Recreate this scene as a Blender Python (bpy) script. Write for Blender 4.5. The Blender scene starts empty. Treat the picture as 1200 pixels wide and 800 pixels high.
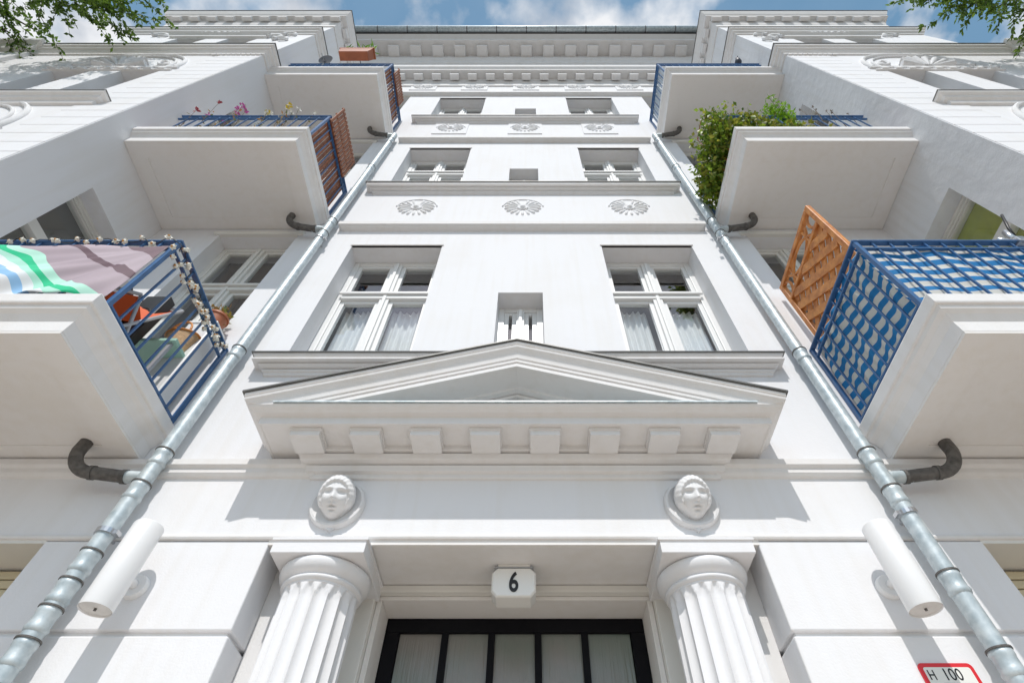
import bpy, math, random
from mathutils import Vector, Matrix
random.seed(7)
R = math.radians
PI = math.pi
scene = bpy.context.scene
COL = scene.collection

# ------------------------------------------------------------------ camera
CAM = Vector((0.085, -2.5, 1.6))
PITCH = R(53.9)
cd = bpy.data.cameras.new('camera')
cam = bpy.data.objects.new('camera', cd)
COL.objects.link(cam)
cam.location = CAM
cam.rotation_euler = (PI/2 + PITCH, 0, 0)
cd.sensor_width = 36.0
cd.lens = 630/1200*36.0
cd.shift_x = -21/1200
cd.clip_start = 0.02
cd.clip_end = 3000
scene.camera = cam

# ------------------------------------------------------------------ world, sun, exposure
SUN_EL, SUN_AZ = 53.5, 2.5          # azimuth: degrees to the left of straight-on
w = bpy.data.worlds.new('World'); scene.world = w; w.use_nodes = True
nt = w.node_tree; nt.nodes.clear()
def N(t, tree=None, **kw):
    n = (tree or nt).nodes.new(t)
    for k, v in kw.items(): setattr(n, k, v)
    return n
out = N('ShaderNodeOutputWorld'); bg = N('ShaderNodeBackground')
sky = N('ShaderNodeTexSky'); sky.sky_type = 'NISHITA'; sky.sun_disc = False
sky.sun_elevation = R(SUN_EL); sky.sun_rotation = R(180 + SUN_AZ)
sky.air_density = 1.0; sky.dust_density = 0.8; sky.ozone_density = 1.0
tc = N('ShaderNodeTexCoord'); sep = N('ShaderNodeSeparateXYZ')
nt.links.new(tc.outputs['Generated'], sep.inputs[0])
zc = N('ShaderNodeMath', operation='MAXIMUM'); zc.inputs[1].default_value = 0.12
nt.links.new(sep.outputs['Z'], zc.inputs[0])
dx = N('ShaderNodeMath', operation='DIVIDE'); dy = N('ShaderNodeMath', operation='DIVIDE')
nt.links.new(sep.outputs['X'], dx.inputs[0]); nt.links.new(zc.outputs[0], dx.inputs[1])
nt.links.new(sep.outputs['Y'], dy.inputs[0]); nt.links.new(zc.outputs[0], dy.inputs[1])
cmb = N('ShaderNodeCombineXYZ'); nt.links.new(dx.outputs[0], cmb.inputs[0]); nt.links.new(dy.outputs[0], cmb.inputs[1])
cmb.inputs[2].default_value = 3.7
cn = N('ShaderNodeTexNoise'); cn.inputs['Scale'].default_value = 5.2; cn.inputs['Detail'].default_value = 7; cn.inputs['Roughness'].default_value = 0.52
nt.links.new(cmb.outputs[0], cn.inputs['Vector'])
cr = N('ShaderNodeValToRGB'); cr.color_ramp.elements[0].color = (0.06, 0.06, 0.06, 1); cr.color_ramp.elements[0].position = 0.45; cr.color_ramp.elements[1].position = 0.60
nt.links.new(cn.outputs['Fac'], cr.inputs[0])
cs = N('ShaderNodeTexNoise'); cs.inputs['Scale'].default_value = 11; cs.inputs['Detail'].default_value = 5
nt.links.new(cmb.outputs[0], cs.inputs['Vector'])
cc = N('ShaderNodeValToRGB')
cc.color_ramp.elements[0].position = 0.35; cc.color_ramp.elements[0].color = (4.4, 4.7, 5.2, 1)
cc.color_ramp.elements[1].position = 0.62; cc.color_ramp.elements[1].color = (7.0, 7.1, 7.3, 1)
nt.links.new(cs.outputs['Fac'], cc.inputs[0])
mx = N('ShaderNodeMixRGB'); nt.links.new(cr.outputs[0], mx.inputs[0]); hs_ = N('ShaderNodeHueSaturation'); hs_.inputs['Hue'].default_value = 0.475; hs_.inputs['Saturation'].default_value = 1.15; hs_.inputs['Value'].default_value = 1.25; nt.links.new(sky.outputs[0], hs_.inputs['Color']); nt.links.new(hs_.outputs[0], mx.inputs[1]); nt.links.new(cc.outputs[0], mx.inputs[2])
nt.links.new(mx.outputs[0], bg.inputs[0]); nt.links.new(bg.outputs[0], out.inputs[0])
bg.inputs[1].default_value = 0.125

sl = bpy.data.lights.new('sun', 'SUN'); sl.energy = 3.0; sl.angle = R(0.5); sl.color = (1.0, 0.965, 0.92)
so = bpy.data.objects.new('sun', sl); COL.objects.link(so)
trav = Vector((math.sin(R(SUN_AZ))*math.cos(R(SUN_EL)), math.cos(R(SUN_AZ))*math.cos(R(SUN_EL)), -math.sin(R(SUN_EL))))
so.rotation_euler = trav.to_track_quat('-Z', 'Y').to_euler(); so.location = (0, -20, 30)
vs = scene.view_settings
vs.view_transform = 'Standard'; vs.look = 'None'; vs.gamma = 1.0; vs.use_curve_mapping = False
vs.exposure = 0.06

# ------------------------------------------------------------------ materials
MATS = {}
def mat(name, col, rough=0.6, metal=0.0, var=0.0, vscale=3.0, bump=0.0, bscale=40.0, col2=None, spec=0.5, vdet=6, bdist=0.01, stretch=None, trans=0.0):
    m = bpy.data.materials.new(name); m.use_nodes = True
    t = m.node_tree; b = t.nodes['Principled BSDF']
    b.inputs['Base Color'].default_value = (*col, 1); b.inputs['Roughness'].default_value = rough
    b.inputs['Metallic'].default_value = metal; b.inputs['Specular IOR Level'].default_value = spec
    if trans: b.inputs['Transmission Weight'].default_value = trans
    geo = t.nodes.new('ShaderNodeNewGeometry'); vec = geo.outputs['Position']
    if stretch:
        mp = t.nodes.new('ShaderNodeMapping'); mp.inputs['Scale'].default_value = stretch
        t.links.new(vec, mp.inputs[0]); vec = mp.outputs[0]
    if var or col2:
        n = t.nodes.new('ShaderNodeTexNoise'); n.inputs['Scale'].default_value = vscale; n.inputs['Detail'].default_value = vdet
        t.links.new(vec, n.inputs['Vector'])
        r = t.nodes.new('ShaderNodeValToRGB'); r.color_ramp.elements[0].position = 0.32; r.color_ramp.elements[1].position = 0.68
        c2 = col2 or tuple(max(0, c*(1-var)) for c in col)
        r.color_ramp.elements[0].color = (*c2, 1); r.color_ramp.elements[1].color = (*col, 1)
        t.links.new(n.outputs['Fac'], r.inputs[0]); t.links.new(r.outputs[0], b.inputs['Base Color'])
    if bump:
        n2 = t.nodes.new('ShaderNodeTexNoise'); n2.inputs['Scale'].default_value = bscale; n2.inputs['Detail'].default_value = 5
        t.links.new(vec, n2.inputs['Vector'])
        bp = t.nodes.new('ShaderNodeBump'); bp.inputs['Strength'].default_value = bump; bp.inputs['Distance'].default_value = bdist
        t.links.new(n2.outputs['Fac'], bp.inputs['Height']); t.links.new(bp.outputs[0], b.inputs['Normal'])
    MATS[name] = m
    return m

def plaster(name, col, streak=0.06, bump=0.25, bscale=90, lump=0.0):
    """painted render: fine grain, faint roller patches, faint rain streaks"""
    m = mat(name, col, rough=0.78, spec=0.25)
    t = m.node_tree; b = t.nodes['Principled BSDF']
    geo = [n for n in t.nodes if n.type == 'NEW_GEOMETRY'][0]
    n1 = t.nodes.new('ShaderNodeTexNoise'); n1.inputs['Scale'].default_value = 1.3; n1.inputs['Detail'].default_value = 8
    t.links.new(geo.outputs['Position'], n1.inputs['Vector'])
    mp = t.nodes.new('ShaderNodeMapping'); mp.inputs['Scale'].default_value = (14, 14, 0.7)
    t.links.new(geo.outputs['Position'], mp.inputs[0])
    n2 = t.nodes.new('ShaderNodeTexNoise'); n2.inputs['Scale'].default_value = 1.0; n2.inputs['Detail'].default_value = 5
    t.links.new(mp.outputs[0], n2.inputs['Vector'])
    ad = t.nodes.new('ShaderNodeMath'); ad.operation = 'MULTIPLY'
    t.links.new(n1.outputs['Fac'], ad.inputs[0]); t.links.new(n2.outputs['Fac'], ad.inputs[1])
    r = t.nodes.new('ShaderNodeValToRGB'); r.color_ramp.elements[0].position = 0.13; r.color_ramp.elements[1].position = 0.27
    d = tuple(c*(1-streak)*k for c, k in zip(col, (1.0, 0.99, 0.97)))
    r.color_ramp.elements[0].color = (*d, 1); r.color_ramp.elements[1].color = (*col, 1)
    t.links.new(ad.outputs[0], r.inputs[0]); t.links.new(r.outputs[0], b.inputs['Base Color'])
    n3 = t.nodes.new('ShaderNodeTexNoise'); n3.inputs['Scale'].default_value = bscale; n3.inputs['Detail'].default_value = 4
    t.links.new(geo.outputs['Position'], n3.inputs['Vector'])
    bp = t.nodes.new('ShaderNodeBump'); bp.inputs['Strength'].default_value = bump; bp.inputs['Distance'].default_value = 0.004
    t.links.new(n3.outputs['Fac'], bp.inputs['Height'])
    n4 = t.nodes.new('ShaderNodeTexNoise'); n4.inputs['Scale'].default_value = 7; n4.inputs['Detail'].default_value = 3
    t.links.new(geo.outputs['Position'], n4.inputs['Vector'])
    bp2 = t.nodes.new('ShaderNodeBump'); bp2.inputs['Strength'].default_value = 0.12 + lump; bp2.inputs['Distance'].default_value = 0.02
    t.links.new(n4.outputs['Fac'], bp2.inputs['Height']); t.links.new(bp.outputs[0], bp2.inputs['Normal'])
    t.links.new(bp2.outputs[0], b.inputs['Normal'])
    return m

plaster('wall', (0.80, 0.80, 0.815), streak=0.03, bump=0.2)
plaster('wall_rough', (0.78, 0.79, 0.81), bump=0.35, lump=0.5)
plaster('trim', (0.78, 0.77, 0.765), streak=0.04)
plaster('soffit', (0.80, 0.78, 0.76), streak=0.03)
plaster('stucco_relief', (0.74, 0.74, 0.745), streak=0.12)
mat('cream', (0.78, 0.765, 0.72), rough=0.4, var=0.05)
mat('white_paint', (0.82, 0.82, 0.81), rough=0.35, var=0.04)
mat('lamp_white', (0.82, 0.82, 0.82), rough=0.3)
mat('lamp_under', (0.68, 0.66, 0.63), rough=0.5, var=0.15, vscale=20)
mat('opal', (0.84, 0.83, 0.80), rough=0.25)
mat('zinc', (0.62, 0.68, 0.70), rough=0.45, metal=0.3, col2=(0.40, 0.47, 0.50), vscale=22, bump=0.15, bscale=30)
mat('zinc_dark', (0.20, 0.21, 0.22), rough=0.5, metal=0.5, var=0.4, vscale=9)
mat('flashing', (0.17, 0.17, 0.165), rough=0.5, metal=0.4, var=0.3, vscale=6)
mat('iron', (0.085, 0.080, 0.075), rough=0.6, metal=0.3, col2=(0.17, 0.16, 0.15), vscale=30, bump=0.3, bscale=60)
mat('navy', (0.05, 0.145, 0.33), rough=0.35, var=0.25, vscale=12)
mat('black_door', (0.004, 0.004, 0.006), rough=0.55, spec=0.15)
mat('black', (0.012, 0.012, 0.013), rough=0.45)
mat('rubber', (0.03, 0.03, 0.03), rough=0.7)
mat('steel', (0.55, 0.56, 0.58), rough=0.3, metal=0.9)
mat('dish_grey', (0.20, 0.22, 0.24), rough=0.5)
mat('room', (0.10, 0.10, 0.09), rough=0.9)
mat('curtain', (0.80, 0.80, 0.82), rough=0.9, var=0.08, vscale=8)
mat('olive_blind', (0.42, 0.45, 0.02), rough=0.7, var=0.25, vscale=6)
mat('shutter', (0.66, 0.58, 0.40), rough=0.5, var=0.12)
mat('wood_orange', (0.72, 0.30, 0.075), rough=0.45, col2=(0.42, 0.13, 0.025), vscale=14, bump=0.2, bscale=60, stretch=(3, 1, 1))
mat('wood_brown', (0.36, 0.13, 0.055), rough=0.6, col2=(0.20, 0.065, 0.03), vscale=16, bump=0.2)
mat('terracotta', (0.42, 0.13, 0.055), rough=0.55, var=0.2, vscale=10)
mat('red', (0.72, 0.02, 0.03), rough=0.35)
mat('sign_white', (0.82, 0.81, 0.76), rough=0.35)
mat('orange_fabric', (0.75, 0.11, 0.015), rough=0.7, var=0.15)
mat('tan_wicker', (0.66, 0.43, 0.24), rough=0.8, var=0.25, vscale=40, bump=0.5, bscale=90)
mat('orange_strap', (0.60, 0.22, 0.04), rough=0.5)
mat('mint', (0.40, 0.66, 0.55), rough=0.5)
mat('grey_metal', (0.45, 0.47, 0.50), rough=0.4, metal=0.3)
mat('bulb_white', (0.78, 0.76, 0.68), rough=0.4)
mat('amber', (0.50, 0.22, 0.03), rough=0.4)
mat('bark', (0.10, 0.075, 0.05), rough=0.9, var=0.4, vscale=12, bump=0.6)
mat('stem', (0.10, 0.13, 0.04), rough=0.7)
mat('dry_stem', (0.20, 0.15, 0.10), rough=0.8)
mat('petal_pink', (0.60, 0.12, 0.42), rough=0.6)
mat('petal_white', (0.80, 0.80, 0.74), rough=0.6)
mat('petal_yellow', (0.70, 0.55, 0.04), rough=0.6)
mat('petal_red', (0.45, 0.03, 0.05), rough=0.6, var=0.4)
mat('bird', (0.055, 0.06, 0.085), rough=0.5, var=0.4, vscale=20)
mat('asphalt', (0.16, 0.15, 0.14), rough=0.9, var=0.3, vscale=2, bump=0.4)
mat('paving', (0.60, 0.52, 0.44), rough=0.85, var=0.22, vscale=3, bump=0.3)
mat('granite', (0.40, 0.38, 0.36), rough=0.8, var=0.3, vscale=25)
mat('roof', (0.13, 0.13, 0.135), rough=0.6, var=0.2)

def leaf_mat(name, c1, c2):
    m = bpy.data.materials.new(name); m.use_nodes = True; t = m.node_tree; t.nodes.clear()
    o = t.nodes.new('ShaderNodeOutputMaterial')
    g = t.nodes.new('ShaderNodeNewGeometry')
    r = t.nodes.new('ShaderNodeValToRGB'); r.color_ramp.elements[0].color = (*c1, 1); r.color_ramp.elements[1].color = (*c2, 1)
    t.links.new(g.outputs['Random Per Island'], r.inputs[0])
    b = t.nodes.new('ShaderNodeBsdfPrincipled'); b.inputs['Roughness'].default_value = 0.45
    tr = t.nodes.new('ShaderNodeBsdfTranslucent')
    t.links.new(r.outputs[0], b.inputs['Base Color']); t.links.new(r.outputs[0], tr.inputs['Color'])
    ms = t.nodes.new('ShaderNodeMixShader'); ms.inputs[0].default_value = 0.45
    t.links.new(b.outputs[0], ms.inputs[1]); t.links.new(tr.outputs[0], ms.inputs[2]); t.links.new(ms.outputs[0], o.inputs[0])
    MATS[name] = m
leaf_mat('leaf_tree', (0.045, 0.10, 0.015), (0.19, 0.30, 0.04))
leaf_mat('leaf_ivy', (0.05, 0.11, 0.012), (0.30, 0.42, 0.04))
leaf_mat('leaf_ivy_yellow', (0.12, 0.14, 0.02), (0.36, 0.36, 0.05))
leaf_mat('leaf_lime', (0.16, 0.34, 0.01), (0.28, 0.50, 0.02))
leaf_mat('leaf_mix', (0.10, 0.18, 0.03), (0.45, 0.22, 0.06))

def glass_mat(name, tint, ior=1.9, rough=0.0, bump=0):
    m = bpy.data.materials.new(name); m.use_nodes = True; t = m.node_tree; t.nodes.clear()
    o = t.nodes.new('ShaderNodeOutputMaterial'); f = t.nodes.new('ShaderNodeFresnel'); f.inputs[0].default_value = ior
    g = t.nodes.new('ShaderNodeBsdfGlossy'); g.inputs['Roughness'].default_value = rough; g.inputs['Color'].default_value = (0.97, 0.97, 1, 1)
    tr = t.nodes.new('ShaderNodeBsdfTransparent'); tr.inputs[0].default_value = (*tint, 1)
    gb = t.nodes.new('ShaderNodeNewGeometry'); iv = t.nodes.new('ShaderNodeMath'); iv.operation = 'SUBTRACT'; iv.inputs[0].default_value = 1.0
    t.links.new(gb.outputs['Backfacing'], iv.inputs[1]); fm_ = t.nodes.new('ShaderNodeMath'); fm_.operation = 'MULTIPLY'
    t.links.new(f.outputs[0], fm_.inputs[0]); t.links.new(iv.outputs[0], fm_.inputs[1])
    ms = t.nodes.new('ShaderNodeMixShader'); t.links.new(fm_.outputs[0], ms.inputs[0]); t.links.new(tr.outputs[0], ms.inputs[1]); t.links.new(g.outputs[0], ms.inputs[2])
    t.links.new(ms.outputs[0], o.inputs[0])
    if bump:
        geo = t.nodes.new('ShaderNodeNewGeometry'); n = t.nodes.new('ShaderNodeTexNoise'); n.inputs['Scale'].default_value = 3
        t.links.new(geo.outputs['Position'], n.inputs['Vector'])
        bp = t.nodes.new('ShaderNodeBump'); bp.inputs['Strength'].default_value = bump; bp.inputs['Distance'].default_value = 0.01
        t.links.new(n.outputs['Fac'], bp.inputs['Height']); t.links.new(bp.outputs[0], g.inputs['Normal'])
    MATS[name] = m
glass_mat('glass', (0.96, 0.98, 0.975), ior=2.3, bump=0.05)
# ribbed privacy glass of the street door
m = mat('door_glass', (0.17, 0.21, 0.18), rough=0.22, col2=(0.24, 0.22, 0.20), vscale=2.2, bump=0.5, bscale=1.0, bdist=0.01, stretch=(1, 1, 1), spec=0.8)
for n in m.node_tree.nodes:
    if n.type == 'TEX_NOISE' and n.inputs['Detail'].default_value == 5:
        mp = m.node_tree.nodes.new('ShaderNodeMapping'); mp.inputs['Scale'].default_value = (70, 70, 3)
        g = m.node_tree.nodes.new('ShaderNodeNewGeometry')
        m.node_tree.links.new(g.outputs['Position'], mp.inputs[0]); m.node_tree.links.new(mp.outputs[0], n.inputs['Vector'])

def stripes_mat(name, a, b, per, axis='u', rough=0.8):
    """cloth stripes along a UV axis"""
    m = bpy.data.materials.new(name); m.use_nodes = True; t = m.node_tree; p = t.nodes['Principled BSDF']; p.inputs['Roughness'].default_value = rough
    uv = t.nodes.new('ShaderNodeUVMap'); s = t.nodes.new('ShaderNodeSeparateXYZ'); t.links.new(uv.outputs[0], s.inputs[0])
    mm = t.nodes.new('ShaderNodeMath'); mm.operation = 'MULTIPLY'; mm.inputs[1].default_value = 1/per
    t.links.new(s.outputs['X' if axis == 'u' else 'Y'], mm.inputs[0])
    fr = t.nodes.new('ShaderNodeMath'); fr.operation = 'FRACT'; t.links.new(mm.outputs[0], fr.inputs[0])
    r = t.nodes.new('ShaderNodeValToRGB'); r.color_ramp.interpolation = 'CONSTANT'
    r.color_ramp.elements[0].color = (*a, 1); r.color_ramp.elements[1].position = 0.5; r.color_ramp.elements[1].color = (*b, 1)
    t.links.new(fr.outputs[0], r.inputs[0]); t.links.new(r.outputs[0], p.inputs['Base Color'])
    tr = t.nodes.new('ShaderNodeBsdfTranslucent'); t.links.new(r.outputs[0], tr.inputs['Color'])
    ms = t.nodes.new('ShaderNodeMixShader'); ms.inputs[0].default_value = 0.3
    o = t.nodes['Material Output']; t.links.new(p.outputs[0], ms.inputs[1]); t.links.new(tr.outputs[0], ms.inputs[2]); t.links.new(ms.outputs[0], o.inputs[0])
    MATS[name] = m
stripes_mat('blue_stripe', (0.02, 0.25, 0.58), (0.78, 0.78, 0.74), 0.105, 'v')

# rainbow banner cloth: bands across u, kinked by v
m = bpy.data.materials.new('banner'); m.use_nodes = True; t = m.node_tree; p = t.nodes['Principled BSDF']; p.inputs['Roughness'].default_value = 0.7
uv = t.nodes.new('ShaderNodeUVMap'); s = t.nodes.new('ShaderNodeSeparateXYZ'); t.links.new(uv.outputs[0], s.inputs[0])
ma = t.nodes.new('ShaderNodeMath'); ma.operation = 'MULTIPLY_ADD'; ma.inputs[1].default_value = 0.546
jn = t.nodes.new('ShaderNodeTexNoise'); jn.inputs['Scale'].default_value = 4.5; jn.inputs['Detail'].default_value = 0; t.links.new(uv.outputs[0], jn.inputs['Vector'])
js = t.nodes.new('ShaderNodeSeparateColor'); t.links.new(jn.outputs['Color'], js.inputs[0])
jm = t.nodes.new('ShaderNodeMath'); jm.operation = 'MULTIPLY_ADD'; jm.inputs[1].default_value = 0.10; t.links.new(js.outputs[0], jm.inputs[0])
t.links.new(s.outputs['Y'], ma.inputs[0]); t.links.new(s.outputs['X'], ma.inputs[2])
r = t.nodes.new('ShaderNodeValToRGB'); r.color_ramp.interpolation = 'CONSTANT'
els = [(0.0, (0.62, 0.05, 0.03)), (0.705, (0.78, 0.62, 0.02)), (0.75, (0.80, 0.82, 0.84)), (0.815, (0.30, 0.54, 0.82)), (0.86, (0.80, 0.84, 0.86)), (0.905, (0.45, 0.80, 0.66)), (0.94, (0.02, 0.58, 0.28)), (0.98, (0.50, 0.84, 0.70)), (1.035, (0.42, 0.34, 0.38)), (1.22, (0.15, 0.09, 0.11)), (1.275, (0.46, 0.38, 0.42)), (1.45, (0.20, 0.13, 0.15))]
while len(r.color_ramp.elements) > 1: r.color_ramp.elements.remove(r.color_ramp.elements[-1])
t.links.new(ma.outputs[0], jm.inputs[2])
dv = t.nodes.new('ShaderNodeMath'); dv.operation = 'DIVIDE'; dv.inputs[1].default_value = 1.6
t.links.new(jm.outputs[0], dv.inputs[0])
r.color_ramp.elements[0].position = 0; r.color_ramp.elements[0].color = (*els[0][1], 1)
for q, c in els[1:]:
    e = r.color_ramp.elements.new(q/1.6); e.color = (*c, 1)
t.links.new(dv.outputs[0], r.inputs[0]); t.links.new(r.outputs[0], p.inputs['Base Color'])
MATS['banner'] = m

# ------------------------------------------------------------------ mesh helpers
class MB:
    def __init__(self): self.v = []; self.f = []; self.uv = None
    def add(self, vs, fs):
        o = len(self.v); self.v += [tuple(p) for p in vs]; self.f += [tuple(i+o for i in q) for q in fs]; return self
    def box(self, x0, x1, y0, y1, z0, z1):
        if x0 > x1: x0, x1 = x1, x0
        if y0 > y1: y0, y1 = y1, y0
        return self.add([(x0,y0,z0),(x1,y0,z0),(x1,y1,z0),(x0,y1,z0),(x0,y0,z1),(x1,y0,z1),(x1,y1,z1),(x0,y1,z1)],
                 [(0,3,2,1),(4,5,6,7),(0,1,5,4),(1,2,6,5),(2,3,7,6),(3,0,4,7)])
    def obox(self, c, ax, ay, az, hx, hy, hz):
        c = Vector(c); P = []
        for k in (-1, 1):
            for i, j in ((-1,-1),(1,-1),(1,1),(-1,1)):
                P.append(c + ax*(i*hx) + ay*(j*hy) + az*(k*hz))
        return self.add(P, [(0,3,2,1),(4,5,6,7),(0,1,5,4),(1,2,6,5),(2,3,7,6),(3,0,4,7)])
    def bar(self, a, b, wd, th, up=(0,0,1)):
        a = Vector(a); b = Vector(b); d = (b-a); L = d.length; d.normalize()
        s = d.cross(Vector(up))
        if s.length < 1e-4: s = d.cross(Vector((0,1,0)))
        s.normalize(); n = s.cross(d)
        return self.obox((a+b)/2, d, s, n, L/2, wd/2, th/2)
    def wrap(self, prof, x0, x1, y0, y1, capb=True, capt=True, zf=None):
        """moulding with mitred returns round a plan rectangle (front y0, back y1); prof = [(projection, z)] bottom to top"""
        rings = []
        for d, z in prof:
            rings.append([(x0-d, y1, z), (x0-d, y0-d, z), (x1+d, y0-d, z), (x1+d, y1, z)])
        o = len(self.v)
        for q in rings: self.v += q
        for i in range(len(rings)-1):
            a, b = o+4*i, o+4*i+4
            for k in range(3): self.f.append((a+k, a+k+1, b+k+1, b+k))
            self.f.append((a+3, a, b, b+3))
        if capb: self.f.append((o+3, o+2, o+1, o))
        if capt:
            e = o+4*(len(rings)-1); self.f.append((e, e+1, e+2, e+3))
        return self
    def lathe(self, prof, c, n=24, axis='z', caps=True):
        """prof = [(r, t)]"""
        o = len(self.v); c = Vector(c)
        for r_, t_ in prof:
            for k in range(n):
                a = 2*PI*k/n
                if axis == 'z': p = Vector((r_*math.cos(a), r_*math.sin(a), t_))
                elif axis == 'y': p = Vector((r_*math.cos(a), t_, r_*math.sin(a)))
                else: p = Vector((t_, r_*math.cos(a), r_*math.sin(a)))
                self.v.append(tuple(c+p))
        for i in range(len(prof)-1):
            for k in range(n):
                k2 = (k+1) % n
                self.f.append((o+i*n+k, o+i*n+k2, o+(i+1)*n+k2, o+(i+1)*n+k))
        if caps:
            self.f.append(tuple(o+k for k in reversed(range(n)))); self.f.append(tuple(o+(len(prof)-1)*n+k for k in range(n)))
        return self
    def tube(self, pts, r, n=10, caps=True):
        pts = [Vector(p) for p in pts]; o = len(self.v); m_ = len(pts)
        rr = r if isinstance(r, (list, tuple)) else [r]*m_
        pn = None
        for i, p in enumerate(pts):
            d = (pts[min(i+1, m_-1)] - pts[max(i-1, 0)]).normalized()
            if pn is None:
                pn = d.orthogonal().normalized()
            else:
                pn = (pn - d*pn.dot(d))
                pn = pn.normalized() if pn.length > 1e-5 else d.orthogonal().normalized()
            b = d.cross(pn)
            for k in range(n):
                a = 2*PI*k/n; self.v.append(tuple(p + (pn*math.cos(a) + b*math.sin(a))*rr[i]))
        for i in range(m_-1):
            for k in range(n):
                k2 = (k+1) % n
                self.f.append((o+i*n+k, o+i*n+k2, o+(i+1)*n+k2, o+(i+1)*n+k))
        if caps:
            self.f.append(tuple(o+k for k in reversed(range(n)))); self.f.append(tuple(o+(m_-1)*n+k for k in range(n)))
        return self
    def prism(self, poly, y0, y1):
        """polygon in x,z extruded along y"""
        n = len(poly); o = len(self.v)
        self.v += [(x, y0, z) for x, z in poly] + [(x, y1, z) for x, z in poly]
        self.f.append(tuple(o+k for k in range(n))); self.f.append(tuple(o+n+k for k in reversed(range(n))))
        for k in range(n):
            k2 = (k+1) % n; self.f.append((o+k, o+n+k, o+n+k2, o+k2))
        return self
    def grid(self, fn, nu, nv, u0=0, u1=1, v0=0, v1=1, closed=False):
        o = len(self.v); uvs = []
        for j in range(nv+1):
            for i in range(nu+1):
                u = u0+(u1-u0)*i/nu; v = v0+(v1-v0)*j/nv
                self.v.append(tuple(fn(u, v))); uvs.append((u, v))
        for j in range(nv):
            for i in range(nu):
                a = o+j*(nu+1)+i; self.f.append((a, a+1, a+nu+2, a+nu+1))
        if self.uv is None and o == 0: self.uv = uvs
        return self
    def mirror(self):
        m_ = MB(); m_.v = [(-x, y, z) for x, y, z in self.v]; m_.f = [tuple(reversed(q)) for q in self.f]; return m_
    def mesh(self, name, material, smooth=False):
        me = bpy.data.meshes.new(name); me.from_pydata(self.v, [], self.f); me.validate()
        if isinstance(material, str): material = MATS[material]
        me.materials.append(material)
        if self.uv and len(self.uv) == len(me.vertices):
            l = me.uv_layers.new(name='UVMap')
            for lp in me.loops: l.data[lp.index].uv = self.uv[lp.vertex_index]
        if smooth:
            for p_ in me.polygons: p_.use_smooth = True
        me.update()
        return me
    def build(self, name, material, parent=None, smooth=False, bevel=0, loc=None, segs=2, autos=None):
        o = bpy.data.objects.new(name, self.mesh(name, material, smooth)); COL.objects.link(o)
        if parent: o.parent = parent
        if loc: o.location = loc
        if bevel:
            b = o.modifiers.new('bevel', 'BEVEL'); b.width = bevel; b.segments = segs; b.limit_method = 'ANGLE'; b.angle_limit = R(35); b.harden_normals = False
        if smooth and autos:
            for p_ in o.data.polygons: p_.use_smooth = True
            es = o.modifiers.new('split', 'EDGE_SPLIT'); es.split_angle = R(autos)
        return o

def inst(me, name, loc, parent=None, rot=None, scale=None):
    o = bpy.data.objects.new(name, me); COL.objects.link(o); o.location = loc
    if rot: o.rotation_euler = rot
    if scale: o.scale = scale
    if parent: o.parent = parent
    return o
def tag(o, label, cat, group=None):
    o['label'] = label; o['category'] = cat
    if group: o['group'] = group
    return o
def struct(o): o['kind'] = 'structure'; return o
def thing(name, label, cat, loc=(0,0,0), group=None, rot=None):
    o = bpy.data.objects.new(name, None); COL.objects.link(o); o.location = loc; o.empty_display_size = 0.1
    if rot: o.rotation_euler = rot
    return tag(o, label, cat, group)

def wall_grid(a0, a1, z0, z1, f, b, ops, mp):
    """wall with openings: a = along, f/b = front/back coordinate; mp(a, d, z) -> xyz"""
    m_ = MB()
    As = sorted({a0, a1, *[q for o in ops for q in o[:2]]}); Zs = sorted({z0, z1, *[q for o in ops for q in o[2:4]]})
    As = [a for a in As if a0 <= a <= a1]; Zs = [z for z in Zs if z0 <= z <= z1]
    def solid(i, j):
        if i < 0 or j < 0 or i >= len(As)-1 or j >= len(Zs)-1: return False
        ca = (As[i]+As[i+1])/2; cz = (Zs[j]+Zs[j+1])/2
        return not any(o[0] < ca < o[1] and o[2] < cz < o[3] for o in ops)
    for i in range(len(As)-1):
        for j in range(len(Zs)-1):
            if not solid(i, j): continue
            p, q, r_, s_ = As[i], As[i+1], Zs[j], Zs[j+1]
            m_.add([mp(p,f,r_), mp(q,f,r_), mp(q,f,s_), mp(p,f,s_)], [(0,1,2,3)])
            m_.add([mp(p,b,r_), mp(q,b,r_), mp(q,b,s_), mp(p,b,s_)], [(3,2,1,0)])
            for di, dj, e in ((-1,0,((p,r_),(p,s_))), (1,0,((q,s_),(q,r_))), (0,-1,((q,r_),(p,r_))), (0,1,((p,s_),(q,s_)))):
                if not solid(i+di, j+dj):
                    (a_, za), (b_, zb) = e
                    m_.add([mp(a_,f,za), mp(b_,f,zb), mp(b_,b,zb), mp(a_,b,za)], [(0,1,2,3)])
    return m_
XW = lambda a, d, z: (a, d, z)
def smoothstep(t_): t_ = max(0, min(1, t_)); return t_*t_*(3-2*t_)

# ================================================================== GROUND
struct(MB().box(-400, 400, -400, 400, -0.5, -0.16).build('ground', 'asphalt'))
struct(MB().box(-60, 60, -7.0, 30, -0.4, 0.0).build('pavement', 'paving'))
struct(MB().box(-60, 60, -7.16, -7.003, -0.4, 0.005).build('kerb', 'granite', bevel=0.01))
struct(MB().box(-60, 60, -17.0, -16.0, -0.4, 0.0).build('pavement', 'paving'))

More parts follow.
